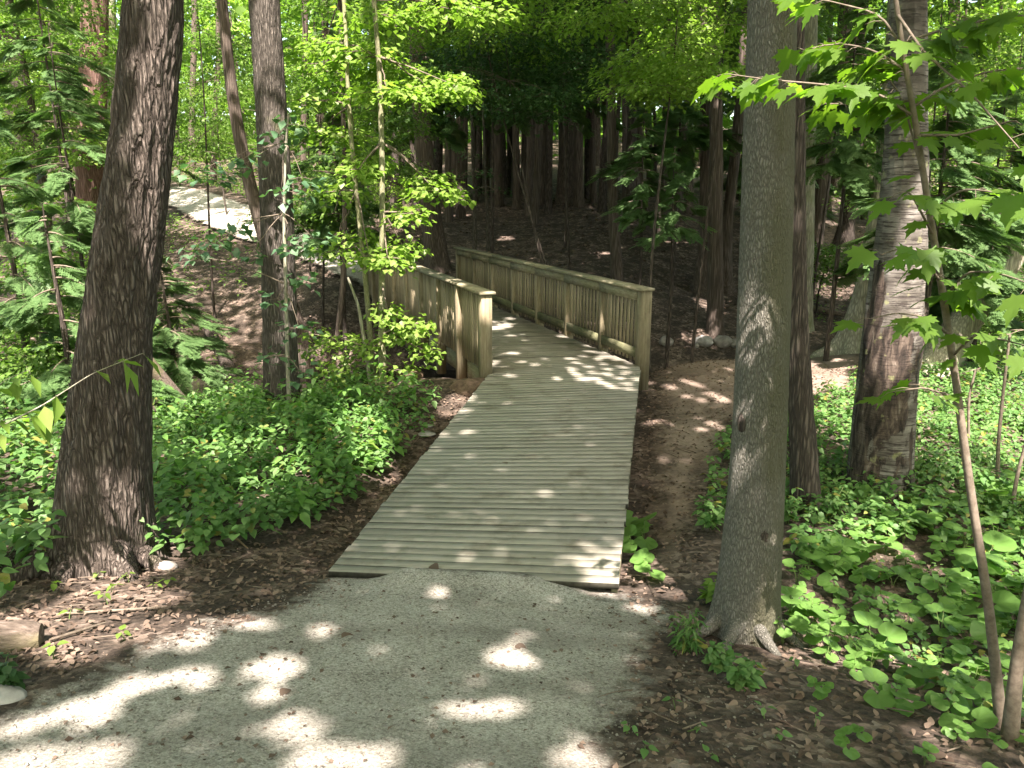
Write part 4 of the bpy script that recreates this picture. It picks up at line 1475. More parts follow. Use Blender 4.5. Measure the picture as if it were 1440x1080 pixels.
for a in (
        ('feathery hemlock filling the left edge before the dark curved trunk', 10, 330, 9.8, 3.2, 2.6, 26),
        ('young hemlock left of the oak with pale sunlit sprays', 80, 410, 9.0, 2.0, 2.0, 22),
        ('low hemlock just right of the oak trunk above the ravine', 235, 440, 11, 1.7, 2.0, 36),
        ('hemlock in front of the reddish shaggy trunk', 90, 190, 13, 3.2, 2.6, 26),
        ('tall thin hemlock at the top left before the reddish trunk', 60, 40, 16, 3.4, 2.8, 24),
        ('hemlock behind the tops of the bright saplings', 470, 200, 16.5, 4.0, 3.2, 50),
        ('hemlock hanging dark sprays over the shaded slope beside the creekside cedar', 905, 230, 15.5, 2.0, 1.9, 26),
        ('smaller hemlock with pale hanging tips before the creekside cedar', 948, 268, 15, 1.6, 1.3, 22),
        ('tall hemlock behind the top of the creekside cedar', 960, 90, 19, 4.0, 3.4, 50),
        ('dark hemlock above the bridge between the shaded trunks', 690, 20, 23, 4.2, 5.0, 54),
        ('dark hemlock in the top centre left of the thin cedar', 800, 25, 23, 4.4, 4.5, 54),
        ('hemlock over the cedar with the flared foot', 590, 70, 24, 4.6, 4.5, 50),
        ('hemlock sprays right behind the birch', 1330, 200, 11.5, 3.4, 2.6, 56),
        ('hemlock between birch and smooth trunk high up', 1200, 110, 13, 3.0, 2.4, 46),
        ('drooping hemlock at the right edge behind the thin foreground stem', 1400, 260, 13, 3.6, 3.2, 54),
        ('dark hemlock right of the birch at waist height', 1345, 330, 15, 2.6, 2.6, 46),
        ('hemlock on the crest behind the oak', 190, 170, 34, 6, 5, 46),
        ('hemlock high behind the smooth trunk', 1060, 120, 22, 6, 4.5, 50),
        ('far hemlock filling the gap behind the slim dark trunk', 1140, 200, 26, 6, 5, 46)):
    hemlock(*a)

# hanging maple in the right foreground
MY = 2.9
C = centre_line([(1408, 1022, 17), (1398, 920, 14), (1386, 820, 12.5), (1372, 740, 11.5), (1355, 620, 11), (1341, 510, 10), (1322, 390, 10), (1301, 260, 9), (1284, 150, 8), (1264, 40, 7), (1255, -40, 6.5)])
MY = C[0, 1]
base = C[0, :3].copy()
root = empty('maple_sapling', base, 'thin bare foreground stem at the right hung with large lobed maple leaves', 'sapling')
trunk(root, C, base, M['twig'], name='stem', nseg=14, step=.03, flare=.5, fl=.05, seed=4, sink=.08, wav=.10)
br, L = MB(), Leaves()


def leafy_twig(pts, Y0, Y1, nl, size, r0=.006, spread=.06, tail=.0):
    P = np.array([atY(x, y, Y0 + (Y1 - Y0) * k / max(1, len(pts) - 1)) for k, (x, y) in enumerate(pts)])
    P, _ = resample(P, .04)
    br.tube(P, np.linspace(r0, .0018, len(P)), 6)
    k = rng.uniform(tail, 1, nl)
    k[0] = 1
    idx = (k * (len(P) - 1)).astype(int)
    d = P[np.minimum(idx + 1, len(P) - 1)] - P[np.maximum(idx - 1, 0)]
    a0 = np.arctan2(d[:, 1], d[:, 0]) - np.pi / 2
    side = np.where(np.arange(nl) % 2, 1, -1)
    yaw = a0 + side * rng.uniform(.3, 1.3, nl)
    e = P[idx] + np.stack([-np.sin(yaw), np.cos(yaw), np.zeros(nl)], -1) * spread * rng.uniform(.6, 1.4, nl)[:, None] + np.stack([np.zeros(nl), np.zeros(nl), rng.uniform(-.03, .02, nl)], -1)
    for p, q in zip(P[idx], e):
        br.tube(np.array([p, (p + q) / 2 + [0, 0, .008], q]), [.0014, .0011, .0010], 4)
    L.add(e, yaw, rng.normal(.62, .30, nl), rng.normal(0, .3, nl), size * rng.uniform(.7, 1.15, nl))


for pts, y0, y1, nl, sz in (
        ([(1287, 165), (1230, 128), (1150, 118), (1080, 112), (1024, 104)], MY, 3.1, 26, .115),
        ([(1275, 100), (1230, 70), (1180, 60), (1130, 70)], MY, 3.3, 18, .115),
        ([(1270, 60), (1330, 40), (1400, 25), (1460, 20)], MY, 2.7, 22, .12),
        ([(1285, 150), (1330, 120), (1390, 100), (1450, 95)], MY, 3.2, 22, .115),
        ([(1262, 20), (1300, 75), (1360, 125), (1445, 222)], MY, 2.6, 9, .12),
        ([(1300, 255), (1270, 140), (1240, 95), (1200, 90)], MY, 3.2, 14, .11),
        ([(1308, 300), (1350, 265), (1400, 270), (1450, 285)], MY, 2.6, 15, .115),
        ([(1312, 330), (1280, 270), (1268, 270)], MY, 2.8, 4, .11),
        ([(1322, 395), (1290, 352), (1262, 350), (1240, 358)], MY, 2.7, 11, .115),
        ([(1328, 420), (1360, 380), (1410, 385), (1450, 400)], MY, 2.6, 17, .12),
        ([(1335, 470), (1300, 445), (1260, 440), (1225, 448)], MY, 2.7, 9, .115),
        ([(1340, 500), (1370, 470), (1420, 480), (1455, 490)], MY, 2.6, 10, .115),
        ([(1345, 560), (1300, 545), (1260, 550)], MY, 2.7, 6, .11),
        ([(1285, 140), (1230, 150), (1160, 145)], MY, 3.4, 14, .11),
        ([(1270, 70), (1240, 20), (1180, 5), (1120, -10)], MY, 3.2, 14, .115),
        ([(1290, 190), (1350, 190), (1420, 170)], MY, 3.0, 10, .11)):
    leafy_twig(pts, y0, y1, nl, sz)
L.build('foliage', MAPLE, M['mapleleaf'], root, base)
br.build('branches', M['twig'], root, base)

C = centre_line([(1420, 1040, 24), (1430, 930, 17), (1447, 830, 15), (1478, 700, 13), (1500, 560, 12)])
base = C[0, :3].copy()
root = empty('sapling', base, 'thicker stem leaning right out of the frame beside the thin maple stem', 'sapling')
trunk(root, C, base, M['twig'], name='stem', nseg=14, step=.03, flare=.4, fl=.05, seed=6, sink=.08, wav=.1)
for lab, px in (('bare thin stem standing in the lit carpet right of the birch', [(1402, 690, 6), (1404, 620, 5), (1412, 540, 4), (1420, 470, 3.5)]),
                ('bare thin stem slanting right at the edge of the lit carpet', [(1422, 722, 6), (1430, 670, 5), (1442, 625, 4.5), (1465, 560, 4)]),
                ('short thin dark stem beside the thin maple stem in the carpet', [(1362, 640, 4), (1362, 560, 3.5), (1372, 520, 3)])):
    sapling('sapling', lab, px, None, [(atY(px[-1][0] + 20 * k, px[-1][1] - 6 * k, centre_line(px)[0, 1]), .14, .14) for k in (-1, 0, 1)], M['leaf'], M['twig'], LEAF, 190, .06)

# twig with pointed leaves reaching in from the left in front of the oak
base = np.array([-3.6, 3.9, h1(-3.6, 3.9)])
root = empty('sapling', base, 'thin sapling at the left edge stretching pointed leaves across the oak trunk', 'sapling')
br, L = MB(), Leaves()
st = np.array([base, base + [.1, .05, .5], base + [.35, .1, .95], atY(-30, 615, 4.1)])
P, _ = resample(st, .06)
br.tube(P, np.linspace(.012, .006, len(P)), 6)
for pts, nl, sz in (([(-30, 615), (60, 570), (130, 525), (200, 497)], 9, .20), ([(-30, 615), (0, 590), (60, 585)], 7, .16), ([(0, 602), (-5, 540), (40, 520)], 6, .15)):
    leafy_twig(pts, 4.1, 4.2, nl, sz, .005, .02, .25)
L.build('foliage', tpl_leaf(.20, .05, .12), M['bright'], root, base)
br.build('branches', M['pale'], root, base)
# ------------------------------------------------------------------ ground cover and plants


def ground_points(polypx, dens, box, clear=.10, margin=40):
    """random ground points whose picture position lies in the outline; kept off the deck"""
    x0, x1, y0, y1 = box
    n = int(dens * (x1 - x0) * (y1 - y0))
    x, y = rng.uniform(x0, x1, n), rng.uniform(y0, y1, n)
    z = H(x, y)
    px, py, _ = proj(np.stack([x, y, z], -1))
    k = inpoly(px, py, polypx) & (sdist(x, y, deckpoly) < -clear)
    return np.stack([x, y, z], -1)[k]


def cover_mesh(name, P, hgt, leafsz, nnode, mat, label, cat='ground cover', tpl=OVATE, hvar=.5, clump=None):
    """low leafy carpet: short stems with pairs of leaves at a few nodes"""
    n = len(P)
    hh = hgt * (1 - hvar / 2 + hvar * rng.random(n)) * (.55 + .9 * fbm(xy3(P[:, 0] * 1.1, P[:, 1] * 1.1), 3, 41))
    lean = rng.normal(0, .22, (n, 2))
    L = Leaves()
    for j in range(nnode):
        f = (j + 1) / nnode
        for s in range(2 if j < nnode - 1 else 3):
            c = P + np.stack([lean[:, 0] * hh * f, lean[:, 1] * hh * f, hh * (.25 + .75 * f)], -1)
            yaw = rng.uniform(0, 6.28, n) if s == 0 else yaw + np.pi * (1 if j < nnode - 1 else .67) + rng.normal(0, .3, n)
            off = leafsz * .25
            c = c + np.stack([-np.sin(yaw) * off, np.cos(yaw) * off, 0 * yaw], -1)
            L.add(c, yaw, rng.normal(.22, .28, n), rng.normal(0, .25, n), leafsz * (1.15 - .45 * f) * rng.uniform(.6, 1.25, n))
    o = L.build(name, tpl, mat, None, np.array([P[:, 0].mean(), P[:, 1].mean(), P[:, 2].mean()]))
    return tag(o, label, cat, kind='stuff')


LEFTPX = [(205, 600), (330, 560), (430, 562), (520, 540), (575, 548), (612, 560), (600, 620), (560, 655), (520, 700), (440, 740), (380, 770), (250, 800), (215, 760)]
P = ground_points(LEFTPX, 75, (-4.5, .2, 4.9, 11))
cover_mesh('ground_cover', P, .27, .095, 4, M['cover'], 'carpet of small leafy green plants between the oak and the boardwalk')
LEFT2 = [(-80, 560), (110, 560), (110, 700), (95, 790), (40, 850), (-120, 880)]
P = ground_points(LEFTPX, 13, (-4.5, .2, 4.9, 11))
cover_mesh('ground_cover', P, .40, .14, 3, M['broad'], 'taller paler nettle like plants rising from the left carpet', tpl=tpl_ovate(.26, .05, .22), hvar=.9)
P = ground_points(LEFT2, 42, (-8, -1.5, 4.2, 11))
cover_mesh('ground_cover', P, .36, .11, 4, M['cover'], 'green undergrowth left of the oak trunk')
RIGHTPX = [(1012, 640), (1040, 590), (1100, 585), (1180, 560), (1230, 528), (1520, 512), (1620, 780), (1450, 800), (1300, 770), (1120, 800), (1100, 730), (1030, 740), (985, 760)]
P = ground_points(RIGHTPX, 62, (1.5, 8.5, 5.0, 13))
cover_mesh('ground_cover', P, .22, .085, 4, M['cover'], 'bright carpet of low green plants around the birch')
RIGHT3 = [(1100, 800), (1450, 760), (1620, 780), (1700, 1150), (1350, 1000), (1120, 880)]
P = ground_points(RIGHT3, 40, (1.2, 5.0, 2.3, 6))
cover_mesh('ground_cover', P, .12, .06, 3, M['cover'], 'thin low sprouts among the broad leaved plants at the lower right')
FARR = [(1290, 520), (1300, 440), (1420, 400), (1600, 420), (1600, 520)]
P = ground_points(FARR, 22, (6, 14, 12, 24))
cover_mesh('ground_cover', P, .35, .12, 3, M['leaf'], 'green undergrowth on the far creek bank at the right', tpl=LEAF)
FARL = [(-60, 540), (-60, 340), (60, 330), (200, 420), (300, 470), (330, 520), (200, 560)]
P = np.concatenate([ground_points(FARL, 14, (-11, -2.5, 9, 24)), ground_points([(225, 300), (300, 335), (360, 365), (350, 430), (230, 420)], 5, (-12, -4, 14, 30)), ground_points([(240, 250), (330, 278), (420, 318), (520, 350), (520, 320), (400, 280), (300, 250)], 12, (-18, -2, 18, 42))])
cover_mesh('ground_cover', P, .35, .12, 3, M['leaf'], 'scattered green undergrowth on the ravine slope at the left', tpl=LEAF)
SL = [(1130, 380), (1180, 400), (1230, 430), (1220, 470), (1150, 460), (1130, 440)]
P = ground_points(SL, 5, (5, 12, 14, 24))
cover_mesh('ground_cover', P, .3, .11, 3, M['leaf'], 'sparse green undergrowth on the slope between the pale trunks', tpl=LEAF)


# broad round-leaved plants, each a thing
def broad_plant(name, nl, hmax, lsz, label, group, mat=None):
    root = empty(name, (0, 0, 0), label, 'plant', group)
    for k in range(nl):
        a = k * 2.4 + rng.normal(0, .4)
        h = hmax * rng.uniform(.45, 1)
        r = rng.uniform(.25, .8) * h * .7
        tip = np.array([r * math.cos(a), r * math.sin(a), h])
        P = np.array([[0, 0, -.03], tip * [.25, .25, .5], tip])
        P, _ = resample(P, .03)
        V, F = tube(P, np.linspace(.0045, .003, len(P)), 5)
        mesh('stalk', V, [F], M['herb'], root, (0, 0, 0), smooth=True)
        V, F = scatter(ROUND, tip[None], np.array([a - np.pi / 2]), np.array([rng.normal(.20, .22)]), np.array([rng.normal(0, .2)]), np.array([lsz * rng.uniform(.6, 1.2)]))
        V[:, :2] -= .16 * lsz * np.array([math.cos(a), math.sin(a)])
        mesh('leaf', V, F, mat or M['broad'], root, (0, 0, 0), smooth=True)
    return root


GB = 'broad leaved plants in the carpet right of the path'
protos = [broad_plant('broad_leaved_plant', nl, hm, ls, 'plant with round green umbrella leaves in the carpet right of the path', GB) for nl, hm, ls in ((5, .26, .17), (4, .22, .20), (6, .30, .15), (3, .20, .22), (4, .18, .13))]
BPX = [(1110, 860), (1120, 790), (1200, 750), (1300, 700), (1440, 690), (1640, 720), (1700, 1150), (1420, 1130), (1300, 1030), (1180, 960), (1110, 900)]
P = ground_points(BPX, 60, (1.2, 6.0, 2.2, 7.2))
keep, used = [], []
for p in P:
    px, py, _ = proj(p)
    # thin out over the bare soil patch at the bottom
    if 1000 < px < 1330 and py > 930 and rng.random() < .2:
        continue
    if all(np.hypot(*(p[:2] - q[:2])) > .14 for q in used):
        used.append(p)
spots = [ghit(*q) for q in ((1190, 715), (1225, 720), (1262, 735), (1150, 790), (1300, 745), (1100, 905), (1130, 880), (1330, 1010), (1230, 985), (1210, 1040), (1300, 1075), (1190, 1060), (1150, 985))] + used
for k, p in enumerate(spots[:290]):
    o = protos[k % 5] if k < 5 else copy_tree(protos[k % 5])
    o.location = tuple(p)
    o.rotation_euler = (0, 0, rng.uniform(0, 6.28))
    s = rng.uniform(.5, .95) * np.clip(.55 + (p[1] - 2.6) * .16, .55, 1)
    o.scale = (s, s, s)
for lab, q, s in (('round leaved plant squeezed against the right edge of the ramp', (893, 790), .9), ('small round leaved plant lower down at the ramp right edge near the gravel', (912, 815), .7),
                  ('round leaved plant farther along the ramp right edge', (896, 752), .9), ('tallest leafy plant along the ramp right edge', (905, 770), 1.0)):
    o = copy_tree(protos[1])
    o['label'] = lab
    o['group'] = 'plants along the ramp edge'
    o.location = tuple(ghit(*q))
    o.rotation_euler = (0, 0, rng.uniform(0, 6.28))
    o.scale = (s, s, s)


def herb(name, label, px, py, h, nst, lsz, mat, group=None, tpl=OVATE, nodes=5, spread=.5, base=None):
    b = ghit(px, py) if base is None else base
    root = empty(name, b, label, 'plant', group)
    br, L = MB(), Leaves()
    for k in range(nst):
        a = rng.uniform(0, 6.28)
        hh = h * rng.uniform(.6, 1.1)
        tip = b + [math.cos(a) * hh * spread * rng.random(), math.sin(a) * hh * spread * rng.random(), hh]
        P = branch_pts(b + [rng.normal(0, .03), rng.normal(0, .03), -.02], tip, .05, 6)
        br.tube(P, np.linspace(.004, .0018, 6), 5)
        for j in range(nodes):
            f = .3 + .7 * (j + 1) / nodes
            c = P[min(5, int(f * 5))]
            y0 = rng.uniform(0, 6.28)
            yaw = y0 + np.array([0, np.pi, 1.6])[:2 if j < nodes - 1 else 3]
            m = len(yaw)
            L.add(c + np.stack([-np.sin(yaw), np.cos(yaw), 0 * yaw], -1) * lsz * .2, yaw, rng.normal(.2, .25, m), rng.normal(0, .2, m), lsz * (1.1 - .4 * f) * rng.uniform(.7, 1.2, m))
    L.build('foliage', tpl, mat, root, b)
    br.build('stems', M['herb'], root, b)
    return root


herb('leafy_plant', 'dark leafy plant at the lower left edge below the log', 8, 972, .17, 6, .08, M['deep'])
herb('leafy_plant', 'taller pale green plant standing out of the left carpet near the ramp', 515, 655, .42, 3, .14, M['bright'])
herb('leafy_plant', 'large leaved plant standing up before the ravine left of the grey ridged trunk', 300, 590, .45, 2, .17, M['cover'])
herb('leafy_plant', 'plant with broad leaves close behind the left of the oak foot', 55, 800, .42, 4, .17, M['cover'])
herb('leafy_plant', 'sunlit yellow green plant left of the oak at the edge of the undergrowth', 45, 660, .5, 4, .13, M['bright'])
herb('leafy_plant', 'bushy fern green plant right of the slim dark rough trunk foot', 1170, 735, .30, 9, .075, M['cover'])
herb('leafy_plant', 'bushy small leaved plant left of the slim dark rough trunk foot', 1105, 735, .28, 8, .075, M['cover'])
herb('leafy_plant', 'leafy plant at the left foot of the smooth foreground trunk', 1000, 850, .25, 4, .09, M['bright'])
herb('leafy_plant', 'leafy plant at the trail edge left of the smooth foreground trunk', 1000, 745, .28, 6, .10, M['cover'])
herb('grassy_plant', 'tuft of narrow bladed weeds in the gravel before the smooth foreground trunk', 965, 915, .22, 12, .10, M['cover'], None, tpl_leaf(.10, .03, .2))
herb('leafy_plant', 'low weed clump on the dark soil below the smooth foreground trunk', 1040, 965, .13, 8, .075, M['cover'])
herb('leafy_plant', 'low weed clump beside the tuft of narrow bladed weeds', 1010, 940, .15, 6, .07, M['cover'])
G = 'seedlings on the soil in front of the oak'
for k, (x, y) in enumerate(((130, 800), (140, 815), (165, 835), (150, 850), (215, 832), (235, 826), (105, 868), (85, 925), (168, 903), (75, 830), (182, 820))):
    herb('seedling', 'small green seedling on the sunlit soil in front of the oak', x, y, .075, 1, .075, M['bright'], G, nodes=1)
G = 'seedlings on the soil at the lower right'
for x, y in ((885, 1035), (905, 1060), (980, 1035), (1075, 1010), (1090, 1045), (1000, 1070), (1140, 1020), (950, 1000), (1120, 940)):
    herb('seedling', 'small green seedling on the dark soil at the lower right', x, y, .06, 1, .06, M['cover'], G, nodes=1)

# ------------------------------------------------------------------ dead leaves, twigs, pebbles
LIT1 = [(-60, 800), (100, 770), (230, 790), (420, 750), (560, 660), (610, 560), (690, 535), (640, 590), (500, 790), (455, 818), (330, 868), (180, 900), (60, 975), (-60, 1000)]
LIT2 = [(870, 830), (880, 760), (890, 650), (905, 520), (1040, 500), (1200, 520), (1010, 640), (985, 770), (1000, 880), (1200, 780), (1700, 800), (1700, 1200), (820, 1130), (850, 1040), (920, 900)]


def litter(name, polypx, dens, box, size, label, mat=None, lift=.012):
    P = ground_points(polypx, dens, box, .0)
    n = len(P)
    P[:, 2] += lift + rng.uniform(0, .012, n)
    V, F = scatter(tpl_ovate(.30, .14, .22) if size < .08 else tpl_leaf(.36, .10, .05), P, rng.uniform(0, 6.28, n), rng.normal(0, .25, n), rng.normal(0, .35, n), size * rng.uniform(.5, 1.3, n))
    o = mesh(name, V, F, mat or M['dead'], None, P.mean(0))
    return tag(o, label, 'dead leaves', kind='stuff')


litter('leaf_litter', LIT1, 330, (-4.8, .5, 3.2, 10), .045, 'dry brown leaf litter between the oak and the gravel')
litter('leaf_litter', LIT2, 200, (.4, 6.5, 2.2, 12.5), .042, 'dry brown leaf litter on the soil right of the boardwalk')
HILL = [(380, 560), (430, 430), (520, 400), (520, 300), (640, 265), (1000, 270), (1230, 330), (1230, 470), (1000, 500), (905, 500), (700, 420), (600, 500)]
litter('leaf_litter', HILL, 16, (-9, 14, 11.5, 36), .11, 'dry leaf litter over the shaded slope beyond the creek', None, .02)
P = ground_points([(463, 815), (870, 830), (960, 870), (850, 1100), (-300, 1100), (60, 965), (330, 860)], 150, (-4, 1.6, 1.6, 5.0), .02)
P = np.concatenate([P, ground_points([(-60, 1000), (180, 905), (330, 866), (463, 815), (520, 830), (340, 890), (120, 985)], 260, (-4, .2, 2, 5.0), .02), ground_points([(870, 832), (985, 865), (960, 1100), (850, 1100), (890, 940), (850, 860)], 260, (.2, 1.8, 1.7, 5.0), .02)])
P[:, 2] += .014
V, F = scatter(tpl_leaf(.35, .12, .1), P, rng.uniform(0, 6.28, len(P)), rng.normal(0, .2, len(P)), rng.normal(0, .2, len(P)), .006 + .034 * rng.random(len(P)) ** 2.5)
tag(mesh('path_debris', V, F, M['dead'], None, P.mean(0)), 'tiny dark crumbs of leaf and bark scattered over the gravel', 'debris', kind='stuff')


def pebbles(name, polypx, dens, box, lo, hi, mat, label):
    P = ground_points(polypx, dens, box, .02)
    n = len(P)
    T = np.array([[1, 0, 0], [0, 1, 0], [-1, 0, 0], [0, -1, 0], [.3, .2, .7], [.2, -.3, -.5]]) * .5
    FT = np.array([[0, 1, 4], [1, 2, 4], [2, 3, 4], [3, 0, 4], [1, 0, 5], [2, 1, 5], [3, 2, 5], [0, 3, 5]])
    P[:, 2] += .011
    V, F = scatter((T, [FT]), P, rng.uniform(0, 6.28, n), rng.normal(0, .3, n), rng.normal(0, .3, n), lo + (hi - lo) * rng.random(n) ** 3)
    return tag(mesh(name, V, F, mat, None, P.mean(0)), label, 'pebbles', kind='stuff')


GR = [(463, 818), (870, 832), (970, 870), (880, 1000), (840, 1120), (-400, 1120), (40, 985), (330, 862)]
pebbles('loose_gravel', GR, 420, (-4, 1.7, 1.6, 5.1), .006, .022, M['stone'], 'loose small stones lying on the gravel path')
pebbles('loose_gravel', [(870, 835), (985, 860), (960, 930), (1100, 1000), (1150, 1130), (800, 1130)], 500, (.3, 1.9, 1.8, 5), .006, .020, M['pebble'], 'coarser loose stones along the right shoulder of the gravel path')
mb = MB()
for p in np.concatenate([ground_points(LIT1, 14, (-4.8, .5, 3.2, 10), .02), ground_points(LIT2, 9, (.4, 6.5, 2.2, 12), .02)]):
    a, l = rng.uniform(0, 6.28), rng.uniform(.05, .28)
    d = np.array([math.cos(a), math.sin(a), 0]) * l
    q = np.array([p, p + d * .5 + rng.normal(0, .01, 3), p + d])
    q[:, 2] = H(q[:, 0], q[:, 1]) + .012 + rng.uniform(0, .015)
    mb.tube(q, [.004, .0035, .002], 5)
tag(mb.build('twig_litter', M['twig'], None, None), 'small fallen twigs strewn over the soil beside the path', 'twigs', kind='stuff')


def lump(name, label, px, py, size, mat, cat='stone', group=None, squash=(1, .8, .7), sink=.25, base=None, seed=0, n=20):
    b = ghit(px, py) if base is None else base
    u, v = np.meshgrid(np.linspace(0, 2 * np.pi, n, endpoint=False), np.linspace(.02, np.pi - .02, n // 2 + 2))
    D = np.stack([np.cos(u) * np.sin(v), np.sin(u) * np.sin(v), np.cos(v)], -1).reshape(-1, 3)
    r = .72 + .6 * fbm(D * 1.6 + seed * 3.3, 3, seed)
    V = D * r[:, None] * np.array(squash) * size / 2 + b + [0, 0, size * squash[2] * (.5 - sink)]
    o = mesh(name, V, [grid_faces(n // 2 + 2, n)[:, ::-1]], mat, None, b, smooth=True)
    return tag(o, label, cat, group)


lump('stone', 'pale round stone at the creek edge left of the straight cedar foot', 990, 484, .36, M['palestone'], squash=(1.1, .8, .7), seed=1)
lump('stone', 'small stone touching the pale round stone at the creek edge', 978, 488, .18, M['stone'], seed=2)
lump('stone', 'mossy pair sized stone right of the pale round stone', 1017, 485, .40, M['stone'], seed=3)
lump('stone', 'stone farthest right of the creek edge row, by the smooth trunk', 1034, 487, .30, M['stone'], seed=4)
lump('stone', 'reddish grey stone in the dark bank behind the right railing end', 937, 484, .32, M['stone'], seed=5)
lump('stone', 'white stone at the lower left corner of the gravel', -4, 985, .20, M['palestone'], squash=(1.2, .8, .5), sink=.42, seed=6)
lump('stone', 'flat pale stone on the litter by the left edge of the ramp', 600, 612, .16, M['palestone'], squash=(1.2, .9, .35), seed=7)
lump('stone', 'smaller pale stone just above the flat pale stone by the ramp', 602, 600, .09, M['palestone'], squash=(1.2, .8, .5), seed=8)
lump('stone', 'flat stone in the soil at the oak root right side', 232, 800, .14, M['stone'], squash=(1.2, .8, .5), seed=9)
lump('root_mound', 'mound of roots and soil under the left railing near its second post', 672, 552, .55, M['root'], 'soil mound', None, (1.25, .9, .5), .35, seed=10, n=32)
lump('root_mound', 'small reddish soil lump at the creek lip left of the railing posts', 578, 533, .30, M['root'], 'soil mound', None, (1.2, .9, .7), .3, seed=11)


def log(name, label, A, B, r0, r1, mat, cat='log', nseg=28, seed=1, step=.04):
    A, B = np.asarray(A, float), np.asarray(B, float)
    P = np.array([[*(A + (B - A) * t + [0, 0, .0]), r0 + (r1 - r0) * t] for t in np.linspace(0, 1, 6)])
    D, q = resample(P, step)
    T, U, W = frames(D[:, :3])
    th = np.linspace(0, 2 * np.pi, nseg, endpoint=False)
    pn = np.stack([np.cos(th)[None] * 1.6 + 0 * q[:, None], np.sin(th)[None] * 1.6 + 0 * q[:, None], q[:, None] * 2 + 0 * th[None]], -1).reshape(-1, 3)
    r = D[:, 3][:, None] * (1 + .22 * (fbm(pn + seed, 3, seed) - .5)).reshape(len(D), nseg)
    endt = np.minimum(np.arange(len(D)), np.arange(len(D))[::-1])[:, None]
    r = r * np.where(endt == 0, .74, np.where(endt == 1, .90, np.where(endt == 2, .97, 1)))
    V = D[:, None, :3] + r[..., None] * (np.cos(th)[None, :, None] * U[:, None] + np.sin(th)[None, :, None] * W[:, None])
    root = mesh(name, V.reshape(-1, 3), [grid_faces(len(D), nseg)], mat, None, A, smooth=True)
    tag(root, label, cat)
    for e, s in ((0, 1), (len(D) - 1, -1)):
        ring = V[e] + T[e] * s * .002
        c = ring.mean(0)
        inner = c + (ring - c) * .5
        n = nseg
        VV = np.concatenate([ring, inner, c[None]])
        k = np.arange(n)
        mesh('cut_end', VV, [np.stack([k, (k + 1) % n, n + (k + 1) % n, n + k], -1), np.stack([n + k, n + (k + 1) % n, 0 * k + 2 * n], -1)], M['log'] if mat is M['log'] else M['cutwood'], root, A)
    return root


a, b_ = ghit(60, 905), ghit(-80, 925)
log('fallen_log', 'short bare log lying at the left edge of the gravel', a + [0, 0, .045], b_ + [-.15, .0, .06], .086, .10, M['log'], seed=2)
a, b_ = ghit(268, 578), atY(196, 500, 9.2)
log('fallen_log', 'bare grey log leaning down behind the oak trunk', a, b_, .07, .11, M['log'], nseg=18, seed=3)
a, b_ = ghit(335, 545), ghit(290, 470)
log('fallen_log', 'dark fallen trunk sloping down the ravine bank behind the leaning grey log', a + [0, 0, .05], b_ + [0, 0, .3], .13, .11, M['dark'], nseg=18, seed=4, step=.15)
a, b_ = ghit(1137, 438), ghit(1185, 448)
log('fallen_log', 'pale fallen branch on the far bank left of the pale leaning trunk', a + [0, 0, .1], b_ + [0, 0, .1], .09, .07, M['log'], nseg=14, seed=5, step=.1)
a, b_ = ghit(1290, 490), ghit(1355, 500)
log('fallen_log', 'mossy log lying behind the birch near the leaning brown trunk', a + [0, 0, .1], b_ + [0, 0, .1], .10, .09, M['log'], nseg=14, seed=6, step=.1)
a, b_ = ghit(222, 772), atY(322, 750, 5.6)
o = log('broken_branch', 'dark broken branch with a pale split tip lying right of the oak foot', a + [0, 0, .03], b_, .016, .022, M['dark'], 'branch', nseg=10, seed=7)
mb = MB()
mb.tube(np.array([b_, atY(338, 762, 5.55), atY(354, 776, 5.5)]), [.012, .009, .003], 6)
mb.tube(np.array([b_, atY(330, 750, 5.6), atY(338, 753, 5.6)]), [.010, .006, .002], 6)
mb.build('split_tip', M['cutwood'], o, a + [0, 0, .03])
a, b_ = ghit(80, 868), ghit(235, 858)
log('fallen_stick', 'reddish stick lying across the soil between oak foot and log', a + [0, 0, .02], b_ + [0, 0, .02], .010, .007, M['twig'], 'stick', nseg=8, seed=8)
a, b_ = ghit(70, 905), ghit(150, 882)
log('fallen_stick', 'thin stick beside the end of the short bare log', a + [0, 0, .02], b_ + [0, 0, .03], .009, .006, M['twig'], 'stick', nseg=8, seed=9)
a, b_ = ghit(840, 788), ghit(872, 862)
for lab, q, c in (('yellowed dead leaf alone on the gravel left of the ramp middle', (492, 894), .07), ('brown dead leaf at the sunlit spot in the middle of the gravel', (724, 912), .06), ('dark dead leaf at the lower middle left of the gravel', (405, 973), .05),
                  ('dead leaf lying on the front plank of the ramp', (606, 797), .07), ('orange dead leaf on the trail left of the smooth trunk', (993, 672), .09), ('pale dead leaf on dark soil at the lower right', (1318, 1073), .07)):
    on = 470 < q[0] < 870 and q[1] < 805
    p = (deck_hit(*q) + [0, 0, .012]) if on else ghit(*q) + [0, 0, .018]
    V, F = scatter(tpl_ovate(.42, .1, .1), p[None], rng.uniform(0, 6, 1), rng.normal(0, .1, 1), rng.normal(0, .2, 1), np.array([c * 1.3]))
    tag(mesh('fallen_leaf', V, F, M['dead'], None, p), lab, 'leaf')

# ------------------------------------------------------------------ canopy: unseen leaf screen shaped to shade the scene, gaps cut for chosen sun spots


